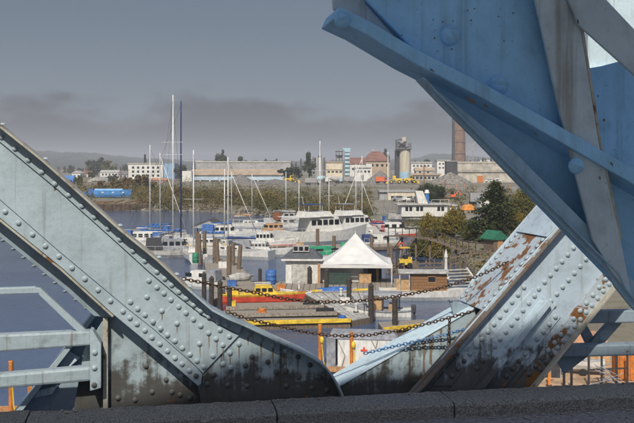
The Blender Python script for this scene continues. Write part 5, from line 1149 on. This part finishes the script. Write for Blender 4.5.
build('roof', MB().add([(p0[0], -.6, p1[1]), (p1[0], -.6, p1[1]), (p1[0], 14.6, p1[1]), (p0[0], 14.6, p1[1]), (mx, 7, p0[1]), (mx + 5.5, 7, p0[1])], [(0, 1, 5, 4), (1, 2, 5), (2, 3, 4, 5), (3, 0, 4), (3, 2, 1, 0)]), REDBR, b.o); b.box('lantern', 372, 148.6, 378, 151.5, HGREY, 6, 3); b.win([(366 + 5 * i, 164, 368.5 + 5 * i, 166.5) for i in range(5)], w)
b = Bd('plant_office', 'small white plant office in front of the red brown hall', 'plant building', 364, 455); w = b.box('wall', 355, 168, 371, 180, HWHITE, foot=True, depth=8); b.box('roof', 354.5, 167, 371.5, 168.1, LGREY, -.5, 9); b.win([(357 + 3.6 * i, 170.5, 359.2 + 3.6 * i, 172.5) for i in range(4)], w); b.box('door', 361, 175, 363.5, 180, DKGREY, -.08, .16, w)
b = Bd('twin_silo', 'cream silo with pale blue foot and dark machinery on top', 'silo', 404, 455); b.tank('shell', 400, 149.5, 411, 172, SILO); b.tank('foot', 399.8, 172, 411.2, 181, mat('silo_foot_blue', (.30, .46, .56), .8, .15, .5), -.1, foot=True); b.tank('side_shell', 395.5, 150, 402, 181, DKGREY, 3, foot=True)
b.box('platform', 396.5, 148.8, 411.6, 149.7, DKGREY, -.4, 6.5); b.box('machine_house', 399, 141.5, 408.5, 148.8, HGREY, 1.5, 3.5); b.tank('top_tank', 402.2, 137, 407.2, 143, SILO, 2)
for x in (397, 399.4, 402, 405, 408, 410.6): b.box('post', x, 142.5, x + .45, 149, DKGREY, -.2, .3); b.box('post', x, 144, x + .45, 149, DKGREY, 5.5, .3)
for y in (144, 146.6): b.box('guard_rail', 396.6, y, 411.4, y + .4, DKGREY, -.25, .3)
for i in range(12):
    q0, q1 = b.c(random.uniform(396.5, 410), random.uniform(139, 148)), b.c(random.uniform(396.5, 411), random.uniform(140, 149)); build('brace', MB().bar((q0[0], random.uniform(0, 3), q0[1]), (q1[0], random.uniform(0, 3), q1[1]), .3), DKGREY, b.o)
b.box('chute', 396, 139.5, 397, 149, DKGREY, 2, .8); b.box('head_frame', 398.5, 139, 404, 140, DKGREY, 2.5, .8)
# houses and sheds right of the silo
b = Bd('long_shed', 'long low white shed right of the cream silo', 'shed', 420, 620); w = b.box('wall', 411, 163, 432, 172, HWHITE, foot=True); b.box('roof', 410.6, 161.8, 432.4, 163.2, LGREY, -.5, 11); b.win([(413 + 3.6 * i, 165, 415 + 3.6 * i, 166.6) for i in range(5)], w)
b = Bd('long_shed', 'brown low building with a row of windows at the gravel lot', 'shed', 424, 480); w = b.box('wall', 405, 175, 440, 183, CONCP, foot=True, depth=9); b.box('roof', 404, 173.4, 441, 175.2, TANR, -.6, 10.2); b.win([(408 + 4 * i, 176.6, 410.4 + 4 * i, 179) for i in range(8)], w)
b = Bd('house', 'pale gabled house above the brown low building', 'house', 425, 540); w = b.box('wall', 416, 170.5, 434, 177, CONCP, foot=True); b.gable('roof', 415, 167.5, 435, 170.7, TANR); b.win([(419, 171.5, 421, 173), (427, 171.5, 429, 173)], w)
b = Bd('house', 'white square building left of the dark bunker', 'house', 444, 560); w = b.box('wall', 437, 160.5, 450, 176, HWHITE, foot=True); b.box('roof', 436.6, 159.8, 450.4, 160.7, LGREY, -.4, 11); b.win([(439 + 3.4 * i, y, 440.6 + 3.4 * i, y + 1.6) for i in range(3) for y in (163, 167)], w)
b = Bd('house', 'low grey gabled house between white shed and white square building', 'house', 434, 640); w = b.box('wall', 430, 166, 438, 174, HGREY, foot=True); b.gable('roof', 429.5, 163, 438.5, 166.2, ROOFG); b.win([(432, 167.4, 434, 169), (435.2, 167.4, 437, 169)], w)
b = Bd('house', 'pale hillside house far behind the chimney', 'house', 485, 900); w = b.box('wall', 480, 159.5, 490, 170, HWHITE, foot=True); b.gable('roof', 479.5, 157.5, 490.5, 159.7, ROOFG); b.win([(482, 161, 483.6, 162.4), (486, 161, 487.6, 162.4)], w)
b = Bd('chimney', 'tall tapering brown brick chimney rising behind the overhead girder', 'chimney', 460, 620)
a0, a1 = b.c(452.5, 186), b.c(467, 96); r0 = (a1[0] - a0[0]) / 2
build('shaft', MB().lathe([(r0, 0), (r0 * .93, a1[1] * .4), (r0 * .82, a1[1]), (r0 * .9, a1[1] + .5), (r0 * .9, a1[1] + 2)], (0, 6, 0), 22), BRICKC, b.o); b.box('dark_strip', 452.6, 100, 454.8, 186, DKGREY, 1.0, 2.0, foot=True)  # dark strip up the left edge of the shaft
for i in range(6): q = a1[1] * (i + 1) / 7.0; build('band', MB().lathe([(r0 * (1 - .03 * i), q), (r0 * (1 - .03 * i), q + .35)], (0, 6, 0), 22), DKGREY, b.o)
b = Bd('tower_crane', 'faint lattice crane mast right of the chimney', 'crane', 472, 700)
for (x0, x1) in ((468.5, 471.5), (472.8, 474.5)): b.box('leg', x0, 143, x0 + .5, 172, HGREY, 0, .4, foot=True)
q0 = []
for i in range(9): a, c_ = b.c(468.6, 143 + 3 * i), b.c(473, 146 + 3 * i); build('lattice', MB().bar((a[0], 0.2, a[1]), (c_[0], .2, c_[1]), .25), HGREY, b.o); build('lattice', MB().bar((c_[0], .25, a[1]), (a[0], .25, c_[1]), .25), HGREY, b.o)
a, c_ = b.c(466, 150), b.c(477, 141); build('jib', MB().bar((a[0], .2, a[1]), (c_[0], .2, c_[1]), .5), HGREY, b.o)
b = Bd('bunker', 'dark square concrete bunker at the left end of the pale wall', 'bunker', 452, 425); b.box('block', 446.5, 161.5, 457.5, 180, DKGREY, foot=True, depth=6); b.box('cap', 446.2, 160.8, 457.8, 161.6, HGREY, -.2, 6.4)
for i in range(5): b.box('rib', 447 + 2.2 * i, 162, 447.6 + 2.2 * i, 178, DKGREY, -.2, .25)
b = Bd('retaining_wall', 'long pale stained concrete wall with an orange door', 'wall', 490, 430); w = b.box('wall', 457.8, 163, 540, 184, CONCP, 1, 4, foot=True); b.box('coping', 457.6, 161.6, 541, 163.2, CONCP, .6, 4.6); b.box('ledge', 457.8, 171, 541, 172, CONCP, .4, .7)
for i in range(11): b.box('concrete_panel', 458.2 + 7.4 * i, 163.5, 465 + 7.4 * i, 170.7, CONCP, .85, .2, w)
b.box('door', 477.5, 175.5, 483.5, 182.5, ORANGE, .8, .3); b.box('door_frame', 477, 174.9, 484, 175.6, CREAM, .75, .4)
# vehicles
def car(label, px, py, d, m, L=4.2, rz=0.0, h=1.45, group='parked cars on the far side', name='car'):
    a = at(px, py, d); o = thing(name, label, 'car', (a.x, a.y, ground(a.x, a.y) + .05), rz, group)
    build('body', MB().box((0, 0, .62), (L, 1.75, .6)), m, o, bevel=.12); c = build('cabin', trunk_cabin(-L * .32, L * .26, 1.6, 1.55, .9, h, .7), m, o)
    for s in (-1, 1):
        build('window', MB().box((-.05, s * .77, 1.18), (L * .4, .05, .34)), GLASS, c)
        for x in (-L * .31, L * .31): build('wheel', MB().tube((x, s * .72, .33), (x, s * .9, .33), .33, .33, 12), BLK, o)
def truck(label, px, py, d, cabm, boxm, L=7.0, rz=0.0, mixer=False):
    a = at(px, py, d); o = thing('truck', label, 'truck', (a.x, a.y, ground(a.x, a.y) + .05), rz, 'trucks and machines on the gravel lot')
    build('chassis', MB().box((0, 0, .8), (L, 1.6, .3)), DARKM, o); c = build('cab', MB().box((L * .4, 0, 1.75), (L * .2, 2.2, 1.9)), cabm, o, bevel=.1); build('window', MB().box((L * .42, -1.11, 2.1), (L * .12, .05, .7)), GLASS, c)
    if mixer: build('drum', MB().lathe([(.5, -2.4), (1.15, -1.0), (1.2, .4), (.7, 2.0)], (0, 0, 0), 14), boxm, o, (-.6, 0, 2.2)).rotation_euler = (0, R(75), 0)
    else: build('load_box', MB().box((-L * .12, 0, 2.0), (L * .74, 2.3, 2.1)), boxm, o)
    for x in (-L * .36, -L * .22, L * .34):
        for s in (-1, 1): build('wheel', MB().tube((x, s * .8, .5), (x, s * 1.1, .5), .5, .5, 12), BLK, o)
truck('pale blue mixer truck below the tan batch plant', 322, 184, 400, HWHITE, CYAN, mixer=True)
truck('white mixer truck below the lift tower', 333, 185, 395, HWHITE, LGREY, rz=R(180), mixer=True)
truck('grey box truck at the left foot of the white silo', 313, 186, 380, LGREY, GREYC)
truck('light blue truck right of the lift tower foot', 347, 184, 402, PBLUE, HGREY, rz=R(185))
truck('orange red truck beside the gravel heap at the cream silo', 381, 183, 395, RED, mat('truck_orange', (.60, .13, .04), .6, .2, 2), L=5.0)
truck('grey lorry with blue top beyond the golden bush', 478, 206, 215, LGREY, GREYC, L=4.2)
def loader(label, px, py, d, rz):
    a = at(px, py, d); o = thing('wheel_loader', label, 'loader', (a.x, a.y, ground(a.x, a.y) + .05), rz, 'yellow loaders')
    build('body', MB().box((-1.6, 0, 1.7), (3.0, 2.2, 1.3)), YEL, o, bevel=.15); c = build('cab', MB().box((.3, 0, 2.7), (1.4, 1.7, 1.7)), YEL, o, bevel=.08); build('window', MB().box((.3, -.87, 2.9), (1.1, .05, .9)), GLASS, c); build('front_frame', MB().box((1.6, 0, 1.4), (1.6, 1.8, .8)), YEL, o)
    for x in (-1.9, 1.6):
        for s in (-1, 1): w = build('wheel', MB().tube((x, s * .9, .85), (x, s * 1.4, .85), .85, .85, 16), BLK, o); build('rim', MB().tube((x, s * 1.38, .85), (x, s * 1.45, .85), .4, .4, 12), YEL, w)
    build('arm', MB().bar((1.2, -.5, 1.9), (3.2, -.5, .9), .25).bar((1.2, .5, 1.9), (3.2, .5, .9), .25), YEL, o); build('bucket', MB().prism([(3.0, -1.4, .2), (4.2, -1.4, .1), (4.0, -1.4, .5), (3.4, -1.4, 1.3), (3.0, -1.4, 1.2)], (0, 2.8, 0)), YEL, o)
loader('yellow wheel loader in front of the cream silo, left of two', 395, 184, 392, R(175)); loader('yellow wheel loader in front of the cream silo, right of two', 410, 184, 394, R(10))
loader('yellow loader at the right end of the warehouse by the dark tree', 291, 183, 398, R(20))
car('white van parked before the pale concrete wall', 497, 180, 420, WHITE, 4.6, .1, 2.0); car('white car left of the white van at the wall', 489, 181, 418, WHITE, 4.2)
car('white car on the lot left of the rocky heap', 441, 180, 440, WHITE, 4.4); car('grey car in front of the cream container', 399, 207, 238, GREY, 4.0); car('white car in front of the cream container', 409, 207, 236, WHITE, 4.0, .2); car('dark car at the right corner of the cream container', 418, 208, 234, DARKM, 4.0, -.1)
# cream container building
b = Bd('site_office', 'cream container office with grey end on the bank', 'container', 400, 245); w = b.box('wall', 388, 192, 416, 206, CREAM, foot=True, depth=6); b.box('end_wall', 379.5, 191.5, 388, 206, HGREY, .3, 6, foot=True); b.box('roof', 379, 190.4, 416.5, 192.1, GREYC, -.25, 6.6); b.win([(391, 196, 394, 199), (409, 196, 412, 199)], w); b.box('door', 400, 195.5, 403.5, 204, HGREY, -.06, .12, w)
# excavator, tarp pile, hut
a = at(453, 203, 250); o = thing('excavator', 'small red orange digger on the bank right of the dark bush', 'digger', (a.x, a.y, ground(a.x, a.y))); build('house', MB().box((0, 0, 1.1), (1.5, 1.2, .9)), mat('digger_orange', (.65, .12, .03), .6, .2, 2), o, bevel=.1); build('cab', MB().box((-.3, -.2, 1.9), (.8, .8, .9)), GLASS, o); build('boom', MB().bar((.6, 0, 1.3), (1.6, 0, 2.4), .22).bar((1.6, 0, 2.4), (2.2, 0, 1.2), .2), mat('digger_orange', (.65, .12, .03)), o)
for s in (-1, 1): build('track', MB().box((0, s * .55, .3), (1.8, .35, .6)), BLK, o, bevel=.15)
a = at(468, 214, 185); o = thing('covered_stack', 'stack under a bright orange tarpaulin beside the lorry', 'stack', (a.x, a.y, ground(a.x, a.y)), .2); build('pallets', MB().box((0, 0, .4), (2.2, 1.6, .8)), WOOD, o); build('tarpaulin', MB().prism([(-1.25, -.9, .5), (-.9, -.9, 1.5), (.5, -.9, 1.75), (1.2, -.9, 1.0), (1.25, -.9, .45)], (0, 1.8, 0)), mat('orange_tarp', (.72, .28, .06), .7, .25, 2), o, bevel=.08)
b = Bd('white_cabin', 'small white cabin partly behind the dark conifer', 'hut', 487, 200); b.box('wall', 480, 199, 490, 210, HWHITE, foot=True, depth=4); b.box('roof', 479.5, 197.8, 490.5, 199.1, PBLUE, -.3, 4.6); b.box('door', 482, 203, 484.5, 210, DKGREY, -.06, .1)
b = Bd('white_cabin', 'white cabin wall between deckhouse and golden bush', 'hut', 453, 180); b.box('wall', 449, 206, 457, 217, HWHITE, foot=True, depth=4); b.box('roof', 448.6, 204.9, 457.4, 206.1, LGREY, -.3, 4.6); b.win([(451, 209, 453, 211.5)], b.o)
# orange marker posts on the lot edge
OM = mat('marker_orange', (.72, .20, .05), .6, .2, 3)
for i, x in enumerate((448, 456.5, 464.5, 473, 481.5, 500, 510)):
    a = at(x, 191, 345); o = thing('marker_post', 'thin orange marker post on the gravel lot edge, ' + ORD[i] + ' from the left', 'post', (a.x, a.y, ground(a.x, a.y) - .1), 0, 'orange marker posts on the lot edge'); build('post', MB().bar((0, 0, 0), (0, 0, 1.7), .13), OM, o); build('reflector', MB().box((0, -.08, 1.5), (.22, .05, .22)), OM, o)
# utility poles
for i, (x, y0, y1, d, w) in enumerate(((424, 164, 198, 240, 'behind the round dark bush'), (60, 168, 190, 420, 'at the blue roofed shed'), (86, 167, 192, 380, 'left of the curved hall'), (121, 170, 196, 330, 'between the autumn trees'), (128, 168, 194, 345, 'at the left corner of the apartment block'), (168, 178, 206, 260, 'between the left masts'), (445, 180, 205, 250, 'right of the round dark bush'))):
    a = at(x, y1, d); z = ground(a.x, a.y); h = CZ - (y0 - HY) / F * d - z; o = thing('utility_pole', 'brown utility pole ' + w, 'pole', (a.x, a.y, z - .1), 0, 'utility poles'); build('pole', MB().tube((0, 0, 0), (0, 0, h), .17, .12, 8), BROWNW, o); build('crossarm', MB().bar((-.9, 0, h - .7), (.9, 0, h - .7), .14), BROWNW, o)
    for q in (-.8, 0, .8): build('insulator', MB().tube((q, 0, h - .63), (q, 0, h - .4), .06, .04, 6), LGREY, o)
# old craft on the far shore
p = W(112, 210.5); o = thing('rusty_barge', 'low rusty brown barge with timber clutter on the far shore', 'barge', p, R(2)); build('hull', MB().prism([(-10, 0, -.3), (10, 0, -.3), (10.6, 0, 1.6), (-10.6, 0, 1.6)], (0, 5, 0)), mat('barge_rust', (.085, .055, .035), .9, .5, 1.2), o); build('deck', MB().box((0, 2.5, 1.66), (20.5, 4.8, .12)), PILEB, o)
for i in range(9): build('fender_timber', MB().box((-9 + 2.25 * i, -.12, .8), (.3, .2, 1.7)), PILE, o)
for i in range(6): build('deck_timber', MB().bar((-8 + 2.8 * i, 1.0, 1.95), (-6 + 2.8 * i + random.uniform(0, 1.5), 3.5, 2.0 + random.uniform(0, .6)), .35), BROWNW, o)
a = at(112, 198, 262); o = thing('blue_hulk', 'long bright blue boat hull laid up on the far bank', 'boat', (a.x, a.y, ground(a.x, a.y)), R(3)); build('hull', hull_mb(10.5, 3.0, 1.9, .15, .1, 3.0), mat('hulk_blue', (.07, .24, .55), .6, .25, 1.5), o, (0, 0, .3)); build('cover', MB().prism([(-5.0, -1.2, 2.1), (-5.0, 0, 2.7), (-5.0, 1.2, 2.1)], (8.2, 0, 0)), mat('hulk_cover', (.20, .40, .66), .7, .2, 1.5), o)
for x in (-3, 0, 3): build('cradle', MB().box((x, -.9, .3), (.3, .3, 1.1)), PILE, o); build('window', MB().box((x + .5, -1.42, 1.6), (.5, .06, .4)), WHITE, o)
a = at(90, 197, 268); o = thing('blue_workboat', 'small blue workboat with derrick left of the long blue hull', 'boat', (a.x, a.y, ground(a.x, a.y)), R(185)); build('hull', hull_mb(4.5, 1.8, 1.0, .4, .1), BLUEHULL, o, (0, 0, .3)); build('wheelhouse', MB().box((-.3, 0, 1.9), (1.4, 1.2, 1.2)), BLUE_T, o); build('derrick', MB().tube((.6, 0, 1.2), (2.0, 0, 4.2), .09, .06, 6), DARKM, o); build('keel_block', MB().box((0, 0, .2), (2.5, .5, .5)), PILE, o)

# ------------------------------------------------------------------ haze: even thin air round the whole place
hz = MB().box((0, 1700, 49), (9000, 7000, 104))
hm = bpy.data.materials.new('haze_air'); hm.use_nodes = True; ht = hm.node_tree
ht.nodes.clear(); ho = ht.nodes.new('ShaderNodeOutputMaterial'); hp = ht.nodes.new('ShaderNodeVolumePrincipled')
hp.inputs['Color'].default_value = (0.86, 0.89, 0.95, 1); hp.inputs['Density'].default_value = 0.00035; hp.inputs['Anisotropy'].default_value = 0.0
ht.links.new(hp.outputs[0], ho.inputs['Volume'])
o = build('haze', hz, hm); stuff(o); tag(o, 'thin bluish sea haze fading the far hills and town', 'haze')
